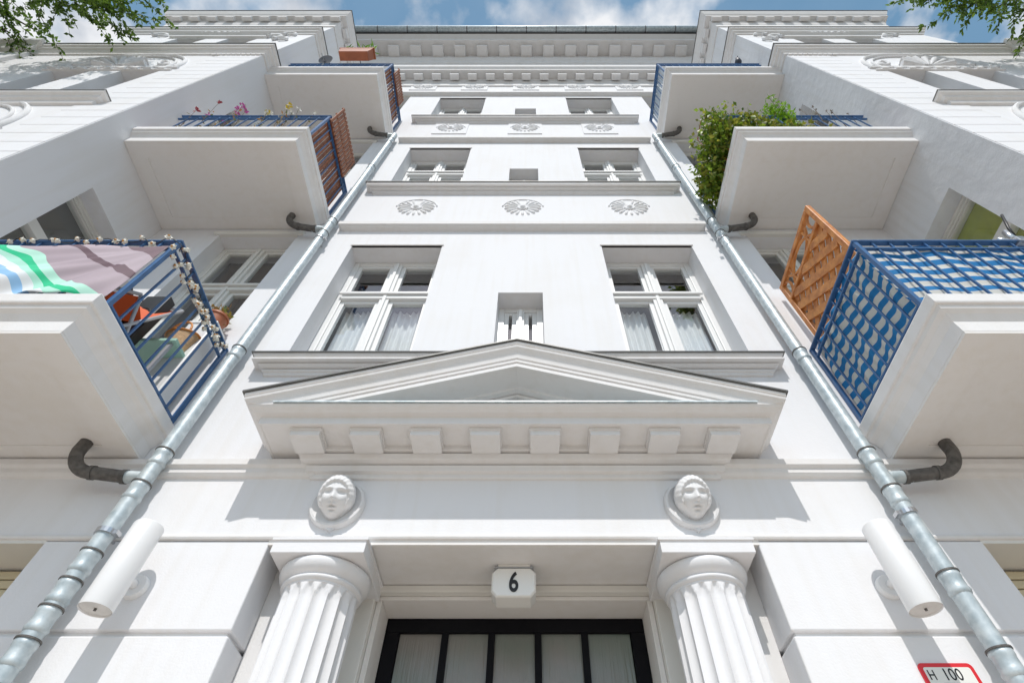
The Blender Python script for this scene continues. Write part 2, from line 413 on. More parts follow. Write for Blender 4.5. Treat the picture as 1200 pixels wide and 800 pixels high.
# ================================================================== BUILDING
B = thing('apartment_building', 'white stuccoed apartment house with pedimented entrance and two projecting bays', 'building')
BX = 3.98            # bay side wall
BY = -1.19           # bay front
bal_b = [3.81, 7.14, 10.66]
heads1 = [(4.72, 6.72), (8.32, 10.11), (11.72, 13.57)]
small = [(4.6, 5.775), (8.3, 9.16), (11.7, 12.69)]
side_heads = [6.97, 10.42, 13.75]
ops = []
for (z0, z1) in heads1: ops += [(-1.77, -0.83, z0, z1), (0.83, 1.77, z0, z1)]
for (z0, z1) in small: ops += [(-0.2, 0.2, z0, z1)]
for b_, h_ in zip(bal_b, side_heads): ops += [(-3.27, -2.42, b_+0.9, h_), (2.42, 3.27, b_+0.9, h_)]
wall = wall_grid(-BX, BX, 3.285, 14.7, 0.0, 0.34, ops, XW).build('wall', 'wall', B)
# ---- rusticated ground floor piers: real blocks with recessed joints
core = MB()
for s in (-1, 1):
    core.box(s*1.295, s*2.44, 0.02, 0.40, 0, 3.285)
core.box(-1.295, 1.295, 0.02, 0.40, 3.235, 3.283)
core.box(-4.0, -2.44, 0.30, 0.40, 0, 3.285); core.box(2.44, 4.0, 0.30, 0.40, 0, 3.285)
core = core.build('ground_floor_wall', 'trim', B)
zj = [0.0, 0.36, 0.86, 1.34, 1.82, 2.30, 2.79, 3.27]
for s in (-1, 1):
    for i in range(len(zj)-1):
        MB().box(s*1.275, s*2.45, 0.0, 0.395, zj[i]+0.011, zj[i+1]-0.011).build('block', 'wall', core, bevel=0.008)
    # lintel over the ground floor window, with its roller shutter
    for k in range(9):
        MB().box(s*2.452, s*3.95, 0.235, 0.262, 3.185-k*0.052, 3.185-k*0.052+0.046).build('slat', 'shutter', core, bevel=0.006)
    MB().box(s*2.452, s*3.96, 0.27, 0.275, 0.9, 3.24).build('pane', 'black', core)
    MB().box(s*2.442, s*3.97, 0.0, 0.29, 3.245, 3.283).build('lintel', 'cream', core)
# bead between ground floor and frieze
MB().wrap([(0.0,3.262),(0.012,3.266),(0.016,3.276),(0.012,3.286),(0.0,3.290)], -3.97, 3.97, 0.0, 0.1).build('joint_bead', 'trim', B)
# string course at first floor level, hidden behind pediment in the middle
for s in (-1, 1):
    p_ = [(0.0,3.665),(0.018,3.672),(0.03,3.69),(0.03,3.72),(0.05,3.735),(0.05,3.775),(0.0,3.80)]
    a, b_ = sorted((s*1.2, s*3.975))
    MB().wrap(p_, a, b_, 0.0, 0.1).build('string_course', 'trim', B)

# ---- entrance recess
rec = MB()
rec.box(-1.28, 1.28, 0.0, 0.40, 3.236, 3.262)                                  # soffit of the lintel
rec = rec.build('entrance_soffit', 'soffit', B)
bw = wall_grid(-1.29, 1.29, 0, 3.3, 0.402, 0.52, [(-0.79, 0.79, -1, 3.205)], XW).build('entrance_wall', 'trim', B)
arch = MB()
for s in (-1, 1): arch.box(s*0.765, s*0.86, 0.375, 0.70, 0, 3.19)
arch.box(-0.86, 0.86, 0.375, 0.70, 3.191, 3.232)
arch.build('door_surround', 'cream', B, bevel=0.006)
arch2 = MB()
for s in (-1, 1): arch2.box(s*0.735, s*0.764, 0.42, 0.72, 0, 3.168)
arch2.box(-0.764, 0.764, 0.42, 0.72, 3.169, 3.19)
arch2.build('door_lining', 'soffit', B, bevel=0.004)
dr = MB()
dr.box(-0.734, 0.734, 0.62, 0.68, 3.09, 3.167)
for s in (-1, 1): dr.box(s*0.655, s*0.734, 0.62, 0.68, 0, 3.09)
dr.box(-0.655, 0.655, 0.622, 0.678, 2.10, 2.18)
dr.box(-0.655, 0.655, 0.622, 0.678, 0.0, 0.9)
dr.box(-0.05, 0.05, 0.624, 0.676, 0.9, 2.10)
door = dr.build('door', 'black_door', B, bevel=0.004)
xs = [-0.655 + 1.31*k/5 for k in range(6)]
for k in range(1, 5): MB().box(xs[k]-0.019, xs[k]+0.019, 0.624, 0.676, 2.18, 3.09).build('glazing_bar', 'black_door', door)
for k in range(5): MB().box(xs[k]+0.004, xs[k+1]-0.004, 0.645, 0.651, 2.18, 3.09).build('pane', 'door_glass', door)
for s in (-1, 1): MB().box(s*0.05, s*0.655, 0.645, 0.651, 0.9, 2.10).build('pane', 'door_glass', door)
MB().box(-1.0, 1.0, -0.25, 0.62, 0.0, 0.14).build('door_step', 'granite', B, bevel=0.01)

# ---- columns
def column(cx):
    cy = 0.165
    n, per = 18, 8
    hs = [0.14, 0.6, 1.2, 1.8, 2.4, 2.9] + [2.955 + 0.075*k/8 for k in range(9)]
    m_ = MB(); N_ = n*per
    for z in hs:
        r = 0.196 - 0.010*(z/3.0)
        t = max(0.0, (z-2.955)/0.075)
        for k in range(N_):
            a = 2*PI*k/N_; ph = (k % per)/per
            w_ = math.sin(PI*ph)
            # flute closes in a rounded top
            dep = 0.020*(w_**0.75)*math.sqrt(max(0.0, 1-(t/max(0.15, w_))**2)) if t < w_ else 0.0
            d = r-dep
            m_.v.append((cx+d*math.cos(a), cy+d*math.sin(a), z))
    for i in range(len(hs)-1):
        for k in range(N_):
            k2 = (k+1) % N_; m_.f.append((i*N_+k, i*N_+k2, (i+1)*N_+k2, (i+1)*N_+k))
    sh = m_.build('column', 'wall', B, smooth=True, autos=40)
    MB().lathe([(0.150,3.025),(0.187,3.028),(0.187,3.036),(0.194,3.040),(0.200,3.046),(0.203,3.053),(0.200,3.060),(0.194,3.064),(0.192,3.068),(0.202,3.074),(0.214,3.084),(0.224,3.098),(0.230,3.114),(0.231,3.128),(0.227,3.140),(0.216,3.149)], (cx,cy,0), 64).build('capital', 'wall', sh, smooth=True, autos=50)
    MB().wrap([(0.0,3.148),(0.003,3.15),(0.003,3.213),(0.012,3.215),(0.012,3.228),(0.0,3.2345)], cx-0.232, cx+0.232, cy-0.232, cy+0.232).build('abacus', 'wall', sh, bevel=0.004)
    # pilaster behind the column
    sg = 1 if cx > 0 else -1
    MB().box(sg*0.87, sg*1.2745, 0.20, 0.4015, 0, 3.2355).build('pilaster', 'trim', sh, bevel=0.004)
for s in (-1, 1): column(s*0.98)

# ---- medallions with heads
def head_mesh():
    m_ = MB(); nu, nv = 72, 64
    def g(x, z, cx, cz, sx, sz): return math.exp(-((x-cx)/sx)**2 - ((z-cz)/sz)**2)
    def fn(u, v):
        th = -PI/2*1.25 + 1.25*PI*u          # around vertical axis, 0 = front
        ph = -PI/2 + PI*v
        x = math.sin(th)*math.cos(ph); z = math.sin(ph); f = math.cos(th)*math.cos(ph)
        X = x*0.082*(1 - 0.20*smoothstep(-z)*1.0); Z = z*0.112; F = f*0.098
        k = smoothstep(f*1.6)
        e = 0
        e += 0.020*g(x, z, 0, -0.12, 0.13, 0.26)*k                    # nose bridge
        e += 0.026*g(x, z, 0, -0.24, 0.15, 0.11)*k                    # nose tip
        for s in (-1, 1):
            e -= 0.026*g(x, z, s*0.36, 0.10, 0.20, 0.12)*k            # eye socket
            e += 0.016*g(x, z, s*0.36, 0.07, 0.14, 0.08)*k           # eyeball
            e -= 0.007*g(x, z, s*0.36, 0.03, 0.16, 0.025)*k
            e += 0.012*g(x, z, s*0.38, 0.26, 0.26, 0.075)*k           # brow
            e += 0.009*g(x, z, s*0.48, -0.26, 0.24, 0.22)*k           # cheek
            e -= 0.006*g(x, z, s*0.13, -0.31, 0.07, 0.04)*k
        e += 0.016*g(x, z, 0, -0.46, 0.22, 0.05)*k + 0.015*g(x, z, 0, -0.585, 0.18, 0.05)*k   # lips
        e -= 0.018*g(x, z, 0, -0.525, 0.24, 0.032)*k
        e -= 0.012*g(x, z, 0, -0.67, 0.20, 0.05)*k
        e += 0.012*g(x, z, 0, -0.80, 0.26, 0.14)*k                    # chin
        # hair / cap rim round the face
        rr = math.sqrt((x/0.84)**2 + ((z+0.12)/0.80)**2)
        hair = smoothstep((rr-0.86)/0.10)*smoothstep((z+0.62)/0.3)
        e += hair*(0.016 + 0.0025*math.sin(22*math.atan2(z, x)))
        return (X*(1+0.06*hair), -(F+e) , Z*(1+0.06*hair))
    m_.grid(fn, nu, nv)
    return m_
hm = head_mesh()
for s in (-1, 1):
    pl = MB().lathe([(0.150,0.0),(0.152,-0.018),(0.144,-0.034),(0.132,-0.036),(0.122,-0.026),(0.08,-0.012),(0.001,-0.012)], (s*0.98, 0, 3.475), 56, 'y', caps=False)
    pl.prism([(s*0.98-0.03,3.335),(s*0.98,3.305),(s*0.98+0.03,3.335)], -0.02, 0.0)
    pl = pl.build('medallion', 'stucco_relief', B, smooth=True, autos=40)
    h = hm.build('carved_head', 'stucco_relief', pl, smooth=True)
    h.location = (s*0.98, -0.045, 3.49); h.rotation_euler = (R(20), 0, R(6) if s < 0 else R(2)); h.scale = (1.16, 1.0, 1.08)
    MB().tube([(s*0.98, 0, 3.44), (s*0.98, -0.06, 3.44)], [0.06, 0.055], 20).build('neck', 'stucco_relief', pl, smooth=True, autos=40)

# ---- pediment
PZ, SL = 4.475, 0.327
def rake(prof, hx):
    m_ = MB()
    for d, dz in prof:
        xe = min(hx+d, (PZ+dz-3.906)/SL); z = PZ - SL*xe + dz
        m_.v += [(-xe,0.02,z), (-xe,-d,z), (0,-d,PZ+dz), (xe,-d,z), (xe,0.02,z)]
    n = len(prof)
    for i in range(n-1):
        for k in range(4): m_.f.append((5*i+k, 5*i+k+1, 5*i+k+6, 5*i+k+5))
    m_.f.append((4,3,2,1,0)); e = 5*(n-1); m_.f.append((e,e+1,e+2,e+3,e+4))
    return m_
pb = MB().wrap([(0.015,3.655),(0.02,3.66),(0.02,3.685),(0.045,3.688),(0.05,3.715),(0.055,3.722),(0.035,3.724),(0.035,3.732),(0.085,3.742),(0.095,3.768),(0.10,3.772),(0.075,3.776),(0.075,3.785),(0.115,3.79),(0.115,3.822),(0.285,3.822),(0.290,3.816),(0.30,3.816),(0.30,3.868),(0.305,3.870),(0.335,3.874),(0.345,3.882),(0.362,3.892),(0.372,3.904),(0.372,3.910),(0.0,3.925)], -1.18, 1.18, 0, 0.02)
ped = pb.build('pediment', 'trim', B, bevel=0.002)
rake([(0.10,-0.265),(0.10,-0.245),(0.13,-0.240),(0.135,-0.222),(0.115,-0.220),(0.115,-0.212),(0.165,-0.206),(0.170,-0.190),(0.332,-0.190),(0.334,-0.196),(0.352,-0.196),(0.352,-0.168),(0.334,-0.165),(0.334,-0.158),(0.356,-0.154),(0.358,-0.136),(0.342,-0.133),(0.342,-0.128),(0.362,-0.122),(0.366,-0.100),(0.374,-0.078),(0.388,-0.060),(0.400,-0.050),(0.404,-0.036),(0.396,-0.033),(0.396,-0.028),(0.408,-0.024),(0.410,-0.004),(0.0,-0.002)], 1.165).build('raking_cornice', 'trim', ped)
rake([(0.0,0.0),(0.424,0.0),(0.424,0.012),(0.0,0.016)], 1.165).build('flashing', 'flashing', ped)
MB().wrap([(0.0,3.928),(0.385,3.9105),(0.385,3.919),(0.0,3.94)], -1.02, 1.02, 0, 0.02).build('flashing', 'zinc', ped)
MB().prism([(-1.25,3.93),(1.25,3.93),(0,PZ-0.20)], -0.10, 0.01).build('tympanum', 'wall', ped)
# inner triangular panel moulding
def tri(h0, t_, d0, d1):
    m_ = MB(); z0 = 3.945
    zp = PZ-h0; xb = (zp-z0)/SL
    zq = zp-t_; xc = (zq-z0-0.02)/SL
    m_.prism([(-xb,z0),(-xc,z0+0.02),(0,zq),(0,zp)], d0, d1); m_.prism([(xb,z0),(0,zp),(0,zq),(xc,z0+0.02)], d0, d1)
    return m_
tri(0.285, 0.025, -0.125, -0.095).build('panel_moulding', 'trim', ped)
tri(0.325, 0.018, -0.112, -0.095).build('panel_moulding', 'trim', ped)
blk = MB().box(-0.0845,0.0845,-0.080,0.075,-0.034,0.0).box(-0.0915,0.0915,-0.089,0.075,0.0001,0.018)
blk_me = blk.mesh('modillion', 'trim')
for k in range(8):
    inst(blk_me, 'modillion', ((k-3.5)*0.345, -0.178, 3.8035), ped)

# ---- sill cornices, string courses, rosettes
def sill_cornice(z, hw, t_=0.15, top=0.115):
    zt, zb = z, z-t_
    p_ = [(d, zb+t_*q) for d, q in ((0.0,-0.02),(0.016,0.0),(0.020,0.14),(0.030,0.17),(0.036,0.27),(0.018,0.29),(0.018,0.33),(0.050,0.36),(0.062,0.44),(0.070,0.47),(0.044,0.49),(0.044,0.52),(0.104,0.54),(0.106,0.64),(0.070,0.66),(0.070,0.69),(0.088,0.72),(0.104,0.80),(0.112,0.90),(0.112,0.97),(0.0,1.0))]
    o = MB().wrap(p_, -hw, hw, 0, 0.05).build('sill_cornice', 'trim', B)
    MB().wrap([(0,zt+0.003),(0.122,zt-0.012),(0.124,zt-0.002),(0,zt+0.012)], -hw, hw, 0, 0.05).build('flashing', 'flashing', o)
sill_cornice(4.745, 1.83, 0.15); sill_cornice(8.32, 1.88, 0.16); sill_cornice(11.70, 1.9, 0.15)
for z0, z1 in ((7.075, 7.185), (10.40, 10.51), (13.77, 13.90)):
    hw = 1.935 if z1 < 12 else 3.97
    MB().wrap([(0.0,z0-0.012),(0.012,z0-0.008),(0.014,z0),(0.045,z0+0.008),(0.065,z0+0.022),(0.067,z0+0.028),(0.078,z0+0.03),(0.078,z1-0.01),(0.0,z1)], -hw, hw, 0, 0.05).build('string_course', 'trim', B)
def rosette_mesh(r):
    m_ = MB()
    n = 17
    for k in range(n):
        a = PI/2 + (k-(n-1)/2)*(2*PI*0.95/n)+PI
        ca, sa = math.cos(a), math.sin(a)
        pts = []
        for t_ in (0.34, 0.5, 0.68, 0.84, 0.93, 1.0):
            w_ = {0.34:0.030,0.5:0.048,0.68:0.068,0.84:0.080,0.93:0.062,1.0:0.01}[t_]
            h_ = {0.34:0.006,0.5:0.016,0.68:0.022,0.84:0.028,0.93:0.024,1.0:0.003}[t_]
            for q, hh in ((-1, 0.0), (-0.55, h_*0.8), (0, h_*0.35), (0.55, h_*0.8), (1, 0.0)):
                x = t_*ca - q*w_*sa; z = t_*sa + q*w_*ca
                pts.append((x*r, -hh*r/0.24-0.0005, z*r))
        fs = [(5*i+j, 5*i+j+1, 5*i+j+6, 5*i+j+5) for i in range(5) for j in range(4)]
        m_.add(pts, fs)
    m_.lathe([(0.30*r,0.0),(0.31*r,-0.012),(0.27*r,-0.02),(0.22*r,-0.010),(0.17*r,-0.012),(0.12*r,-0.03),(0.05*r,-0.038),(0.001,-0.038)], (0,0,0), 24, 'y', caps=False)
    pts = [(1.09*r*math.cos(a), -0.003, 1.09*r*math.sin(a)) for a in [R(8 + 164*k/40) for k in range(41)]]
    m_.tube(pts, 0.011*r/0.24, 6)
    return m_
rm = rosette_mesh(0.225).mesh('rosette', 'wall', True)
for x in (-1.275, 0, 1.275): inst(rm, 'rosette', (x, 0, 7.74), B)
plq = MB().box(-0.29,0.29,-0.016,0.0,-0.30,0.30).mesh('plaque', 'wall')
for x in (-1.275, 0, 1.275):
    q = inst(plq, 'plaque', (x, 0, 11.20), B); inst(rm, 'rosette', (0, -0.016, 0.02), q)
for x in (-2.28, -1.14, 0, 1.14, 2.28):
    q = inst(plq, 'plaque', (x, 0, 14.62), B, scale=(1, 1, 0.9)); inst(rm, 'rosette', (0, -0.016, 0.0), q, scale=(0.95,1,0.95))

# ---- eaves cornice with dentils and modillions
ec = MB().wrap([(0.0,14.70),(0.03,14.72),(0.03,14.98),(0.05,15.0),(0.06,15.12),(0.08,15.14),(0.08,15.20),(0.27,15.20),(0.27,15.28),(0.30,15.32),(0.32,15.36),(0.30,15.38),(0.30,15.72),(0.33,15.76),(0.36,15.86),(0.40,15.92),(0.40,16.26),(0.74,16.26),(0.74,16.40),(0.78,16.44),(0.84,16.50),(0.0,16.56)], -4.6, 4.6, 0.0, 0.35).build('eaves_cornice', 'trim', B)
d1 = MB().box(-0.10,0.10,-0.055,0.07,-0.15,0.0).mesh('dentil', 'trim')
for k in range(-8, 9): inst(d1, 'dentil', (k*0.41, -0.15, 15.199), ec)
d2 = MB().box(-0.125,0.125,-0.11,0.135,-0.17,0.0).mesh('modillion', 'trim')
for k in range(-7, 8): inst(d2, 'modillion', (k*0.53, -0.53, 16.259), ec)
g_ = MB()
prof = [(0.075*math.cos(a), 0.075*math.sin(a)) for a in [PI + PI*k/10 for k in range(11)]]
for x in (-4.8, 4.8):
    for yy, zz in prof: g_.v.append((x, -0.93+yy, 16.60+zz))
for k in range(10): g_.f.append((k, k+1, 12+k, 11+k))
gut = g_.build('gutter', 'zinc', B, smooth=True)
sm = gut.modifiers.new('s', 'SOLIDIFY'); sm.thickness = 0.006
for k in range(-5, 6):
    MB().tube([(k*0.72-0.012, -0.93, 16.60), (k*0.72+0.012, -0.93, 16.60)], 0.079, 16, caps=False).build('bracket', 'zinc_dark', gut)
MB().box(-4.9, 4.9, -0.86, 8, 16.57, 16.66).build('roof', 'roof', B)
MB().box(-8.9, 8.9, 0.9, 8, 0, 16.5).build('inner_block', 'room', B)

# ---- windows
def window(xc, hw, z0, z1, yf, tr=None, mull=0.09, name='window', fmat='white_paint', curtain=True, interior=True, blind=None, mp=None, sideinfo=None):
    """frame in the plane y=yf; tr = transom z; children: panes, curtains"""
    f = 0.055; T = lambda m_: m_
    fr = MB()
    x0, x1 = xc-hw, xc+hw
    fr.box(x0, x0+f, yf, yf+0.07, z0, z1); fr.box(x1-f, x1, yf, yf+0.07, z0, z1)
    fr.box(x0+f, x1-f, yf, yf+0.07, z1-f, z1); fr.box(x0+f, x1-f, yf, yf+0.07, z0, z0+f)
    if mull:
        fr.box(xc-mull/2, xc+mull/2, yf-0.012, yf+0.07, z0+f, z1-f)
        fr.box(xc-0.016, xc+0.016, yf-0.03, yf-0.0125, z0+f, z1-f)
    rows = [(z0+f, z1-f)]
    if tr:
        fr.box(x0+f, x1-f, yf-0.022, yf+0.07, tr-0.05, tr+0.045)
        fr.box(x0+f*0.5, x1-f*0.5, yf-0.045, yf-0.0225, tr+0.005, tr+0.04)
        rows = [(z0+f, tr-0.05), (tr+0.045, z1-f)]
    cols = [(x0+f, xc-mull/2), (xc+mull/2, x1-f)] if mull else [(x0+f, x1-f)]
    w_ = fr.build(name, fmat, B, bevel=0.005)
    sw = 0.04
    for ri, (za, zb) in enumerate(rows):
        for (xa, xb) in cols:
            s_ = MB()
            s_.box(xa, xa+sw, yf+0.014, yf+0.06, za, zb); s_.box(xb-sw, xb, yf+0.014, yf+0.06, za, zb)
            s_.box(xa+sw, xb-sw, yf+0.014, yf+0.06, zb-sw, zb); s_.box(xa+sw, xb-sw, yf+0.014, yf+0.06, za, za+sw)
            s_.build('sash', fmat, w_, bevel=0.004)
            MB().box(xa+sw-0.004, xb-sw+0.004, yf+0.034, yf+0.039, za+sw-0.004, zb-sw+0.004).build('pane', 'glass', w_)
    if curtain:
        za, zb = rows[0][0], rows[0][1]
        ph = random.random()*6
        for (xa, xb), cut in zip(cols, (0.88, 1.0) if len(cols) == 2 else (1.0,)):
            def fn(u, v):
                return (xa+(xb-xa)*u*cut, yf+0.15+0.016*math.sin(u*38+ph)*(0.5+0.5*v)+0.01*math.sin(u*13+v*2), za+(zb-za)*v)
            MB().grid(fn, 60, 4).build('curtain', 'curtain', w_, smooth=True)
    if interior:
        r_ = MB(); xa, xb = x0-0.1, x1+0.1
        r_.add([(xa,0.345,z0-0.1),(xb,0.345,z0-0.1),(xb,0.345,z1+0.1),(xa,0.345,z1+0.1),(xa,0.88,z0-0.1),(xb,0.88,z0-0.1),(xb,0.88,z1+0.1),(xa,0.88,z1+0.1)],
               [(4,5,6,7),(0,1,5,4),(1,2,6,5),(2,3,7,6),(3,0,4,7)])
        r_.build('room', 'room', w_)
    return w_
for i, (z0, z1) in enumerate(heads1):
    for s in (-1, 1):
        window(s*1.3, 0.47, z0+0.01, z1, 0.20, tr=z0+1.30 if i == 0 else z0+1.18)
        # thin drip edge over the opening
        MB().box(s*1.3-0.485, s*1.3+0.485, -0.012, 0.02, z1, z1+0.02).build('drip_edge', 'trim', B)
for (z0, z1) in small: window(0, 0.2, z0, z1, 0.17, tr=None, mull=0.07, curtain=True)
for b_, h_ in zip(bal_b, side_heads):
    for s in (-1, 1):
        window(s*2.845, 0.425, b_+0.9, h_, 0.16, tr=b_+2.3, fmat='cream', curtain=False)
        MB().wrap([(0.0,h_-0.001),(0.02,h_),(0.03,h_+0.03),(0.03,h_+0.05),(0,h_+0.06)], s*2.845-0.46, s*2.845+0.46, 0, 0.02).build('architrave', 'cream', B)

# ---- projecting bays
def bay(s):
    """side: -1 left, +1 right"""
    X = lambda a: s*a
    doors = [(-0.71, -0.09, b_+0.27, b_+2.67) for b_ in bal_b]
    mps = lambda a, d, z: (s*d, a, z)
    MBs = wall_grid(BY, 0.0, 0.0, 15.0, BX, BX+0.30, doors, mps)
    side = MBs.build('bay_side_wall', 'wall' if s < 0 else 'wall_rough', B)
    # front wall with paired windows under arches
    x0, x1 = BX+0.001, 7.5
    wz = [(3.0, 4.6), (7.69, 9.50), (11.06, 12.66)]
    fops = []
    for z0, z1 in wz: fops += [(4.84, 5.36, z0, z1), (5.76, 6.28, z0, z1)]
    fm = lambda a, d, z: (s*a, d, z)
    fr = wall_grid(BX+0.30, x1, 0.0, 14.9, BY, BY+0.30, fops, fm).build('bay_front_wall', 'wall', B)
    MB().box(X(x1-0.3), X(x1-0.002), BY+0.3, 0.9, 0, 14.9).build('bay_outer_wall', 'wall', B)
    MB().box(X(BX+0.01), X(x1-0.01), BY+0.05, 0.9, 14.95, 15.05).build('bay_roof', 'roof', B)
    for z0, z1 in wz:
        for xa in (4.84, 5.76):
            w_ = MB(); xb = xa+0.52; yf = BY+0.20
            w_.box(X(xa), X(xa+0.05), yf, yf+0.06, z0, z1); w_.box(X(xb-0.05), X(xb), yf, yf+0.06, z0, z1)
            w_.box(X(xa+0.05), X(xb-0.05), yf, yf+0.06, z1-0.05, z1); w_.box(X(xa+0.05), X(xb-0.05), yf, yf+0.06, z0+1.15, z0+1.23)
            w_ = w_.build('window', 'white_paint', B, bevel=0.004)
            MB().box(X(xa+0.05), X(xb-0.05), yf+0.03, yf+0.035, z0, z0+1.15).build('pane', 'glass', w_)
            MB().box(X(xa+0.05), X(xb-0.05), yf+0.03, yf+0.035, z0+1.23, z1-0.05).build('pane', 'glass', w_)
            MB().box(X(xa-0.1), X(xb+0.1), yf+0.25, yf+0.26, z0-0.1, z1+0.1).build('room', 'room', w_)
    # quoin strip of raised courses at the corner
    z = 0.3
    while z < 10.7:
        MB().box(X(BX+0.012), X(4.62), BY-0.007, BY, z, z+0.258).build('course', 'wall', fr, bevel=0.003)
        z += 0.27
    # sill cornices
    for zt in (7.69, 4.30):
        p_ = [(0.0,zt-0.16),(0.03,zt-0.15),(0.04,zt-0.10),(0.07,zt-0.08),(0.08,zt-0.05),(0.11,zt-0.03),(0.12,zt-0.002),(0.0,zt)]
        a, b_ = sorted((X(4.47), X(6.75)))
        o = MB().wrap(p_, a, b_, BY, BY+0.05).build('sill_cornice', 'trim', fr)
        MB().wrap([(0,zt+0.002),(0.125,zt-0.004),(0.125,zt+0.008),(0,zt+0.012)], a, b_, BY, BY+0.05).build('flashing', 'flashing', o)
    # arched reliefs over the windows
    for zb in (9.66, 6.62, 12.72):
        m_ = MB(); c = X(5.56); hw, hh = 0.80, (1.0 if zb < 12 else 0.5)
        for rr, rad in ((1.0, 0.028), (0.86, 0.018)):
            m_.tube([(c+rr*hw*math.cos(PI*k/36), BY-0.012, zb+0.06+rr*hh*math.sin(PI*k/36)) for k in range(37)], rad, 8)
        m_.box(c-hw-0.08, c+hw+0.08, BY-0.03, BY, zb-0.02, zb+0.04)
        for k in range(9):    # fan shell
            a = PI*(k+0.5)/9
            m_.tube([(c+t_*0.36*math.cos(a), BY-0.02-0.02*t_, zb+0.10+t_*0.40*hh*math.sin(a)) for t_ in (0.2, 0.6, 1.0)], [0.012, 0.035, 0.05], 8)
        for sg in (-1, 1):    # scrolls
            m_.tube([(c+sg*(0.42+0.22*t_+0.10*math.cos(7*t_)*(1-t_)), BY-0.015, zb+0.16+0.22*hh*(1-t_)+0.10*math.sin(7*t_)*(1-t_)) for t_ in [q/16 for q in range(17)]], [0.03-0.018*q/16 for q in range(17)], 7)
            m_.lathe([(0.06,0),(0.055,-0.03),(0.03,-0.045),(0.001,-0.045)], (c+sg*0.62, BY, zb+0.20), 14, 'y', caps=False)
        m_.build('arch_relief', 'stucco_relief', fr, smooth=True, autos=45)
        if zb < 12:
            dm = MB().box(-0.045, 0.045, -0.035, 0.0, -0.03, 0.03).mesh('dentil', 'trim')
            for k in range(9): inst(dm, 'dentil', (c+(k-4)*0.18, BY, zb-0.085), fr)
            MB().box(c-0.86, c+0.86, BY-0.02, BY, zb-0.15, zb-0.118).build('band', 'trim', fr)
    # cornices that wrap the bay
    def ring(zb, prof, nm, fl=True):
        a, b_ = sorted((X(BX), X(x1)))
        o = MB().wrap([(d, zb+z) for d, z in prof], a, b_, BY, -0.002).build(nm, 'trim', B)
        d, z = max(prof)
        if fl: MB().wrap([(0, zb+z+0.02), (d+0.012, zb+z+0.004), (d+0.012, zb+z+0.018), (0, zb+z+0.034)], a, b_, BY, -0.002).build('flashing', 'flashing', o)
        return o
    c1 = ring(10.78, [(0.0,0.0),(0.025,0.0),(0.03,0.05),(0.05,0.07),(0.055,0.11),(0.09,0.13),(0.095,0.17),(0.12,0.18),(0.13,0.22),(0.0,0.225)], 'bay_cornice')
    dm = MB().box(-0.03, 0.03, -0.03, 0.0, -0.05, 0.0).mesh('dentil', 'trim')
    for k in range(10): inst(dm, 'dentil', (X(4.03+k*0.075), BY-0.001, 10.78), c1)
    ring(13.20, [(0.0,0.0),(0.02,0.0),(0.03,0.05),(0.06,0.07),(0.07,0.12),(0.10,0.14),(0.11,0.18),(0.0,0.185)], 'bay_cornice')
    c3 = ring(14.62, [(0.0,-0.2),(0.02,-0.2),(0.03,-0.05),(0.05,0.0),(0.06,0.14),(0.08,0.16),(0.08,0.22),(0.17,0.23),(0.17,0.30),(0.19,0.33),(0.22,0.40),(0.24,0.46),(0.0,0.47)], 'bay_eaves')
    dm = MB().box(-0.10, 0.10, -0.045, 0.035, -0.12, 0.0).mesh('modillion', 'trim')
    for k in range(10): inst(dm, 'modillion', (X(BX+0.04+k*0.372), BY-0.115, 14.848), c3)
    dm2 = MB().box(-0.045, 0.035, -0.09, 0.09, -0.12, 0.0).mesh('modillion', 'trim')
    for k in range(4): inst(dm2, 'modillion', (X(BX-0.115), BY+0.15+k*0.28, 14.848), c3)
    # head moulds over the top windows and scroll ornaments
    MB().wrap([(0.0,12.68),(0.04,12.70),(0.05,12.76),(0.09,12.80),(0.0,12.84)], *sorted((X(4.72), X(6.40))), BY, BY+0.05).build('window_hood', 'trim', fr)
    m_ = MB()
    for (cx_, cz_) in ((4.36, 13.02), (4.52, 12.72), (6.7, 12.9), (4.3, 12.4)):
        m_ = MB().tube([(X(cx_+0.15*(1-q/24)*math.cos(q/3.2)), BY-0.03, cz_+0.17*(1-q/24)*math.sin(q/3.2)) for q in range(23)], [0.035-0.001*q for q in range(23)], 7); m_.build('scroll_relief', 'stucco_relief', fr, smooth=True)
    
    # lower wing beyond the bay
    MB().box(X(x1), X(10.2), BY-0.05, 0.9, 0, 10.80).build('side_wing', 'wall', B)
    MB().wrap([(0.0,10.80),(0.05,10.83),(0.08,10.92),(0.14,10.98),(0.15,11.04),(0.0,11.05)], *sorted((X(x1+0.05), X(10.2))), BY-0.05, 0.9).build('wing_cornice', 'trim', B)
    # balcony doors in the side wall
    for li, (ya, yb, z0, z1) in enumerate(doors):
        xf = BX+0.20; f = 0.06
        d_ = MB()
        d_.box(X(xf), X(xf+0.07), ya, ya+f, z0, z1); d_.box(X(xf), X(xf+0.07), yb-f, yb, z0, z1)
        d_.box(X(xf), X(xf+0.07), ya+f, yb-f, z1-f, z1)
        tz = z1-0.62
        d_.box(X(xf-0.02), X(xf+0.07), ya+f, yb-f, tz, tz+0.10)
        d_.box(X(xf+0.01), X(xf+0.06), ya+f, yb-f, z0, z0+0.5)
        # stepped casing
        d_.box(X(xf-0.04), X(xf-0.001), ya, yb, z1-0.03, z1-0.001); d_.box(X(xf-0.02), X(xf-0.001), ya, yb, z1-0.05, z1-0.0305)
        dd = d_.build('balcony_door', 'cream', B, bevel=0.004)
        MB().box(X(xf+0.03), X(xf+0.035), ya+f, yb-f, tz+0.10, z1-f).build('pane', 'glass', dd)
        MB().box(X(xf+0.03), X(xf+0.035), ya+f, yb-f, z0+0.5, tz).build('pane', 'glass', dd)
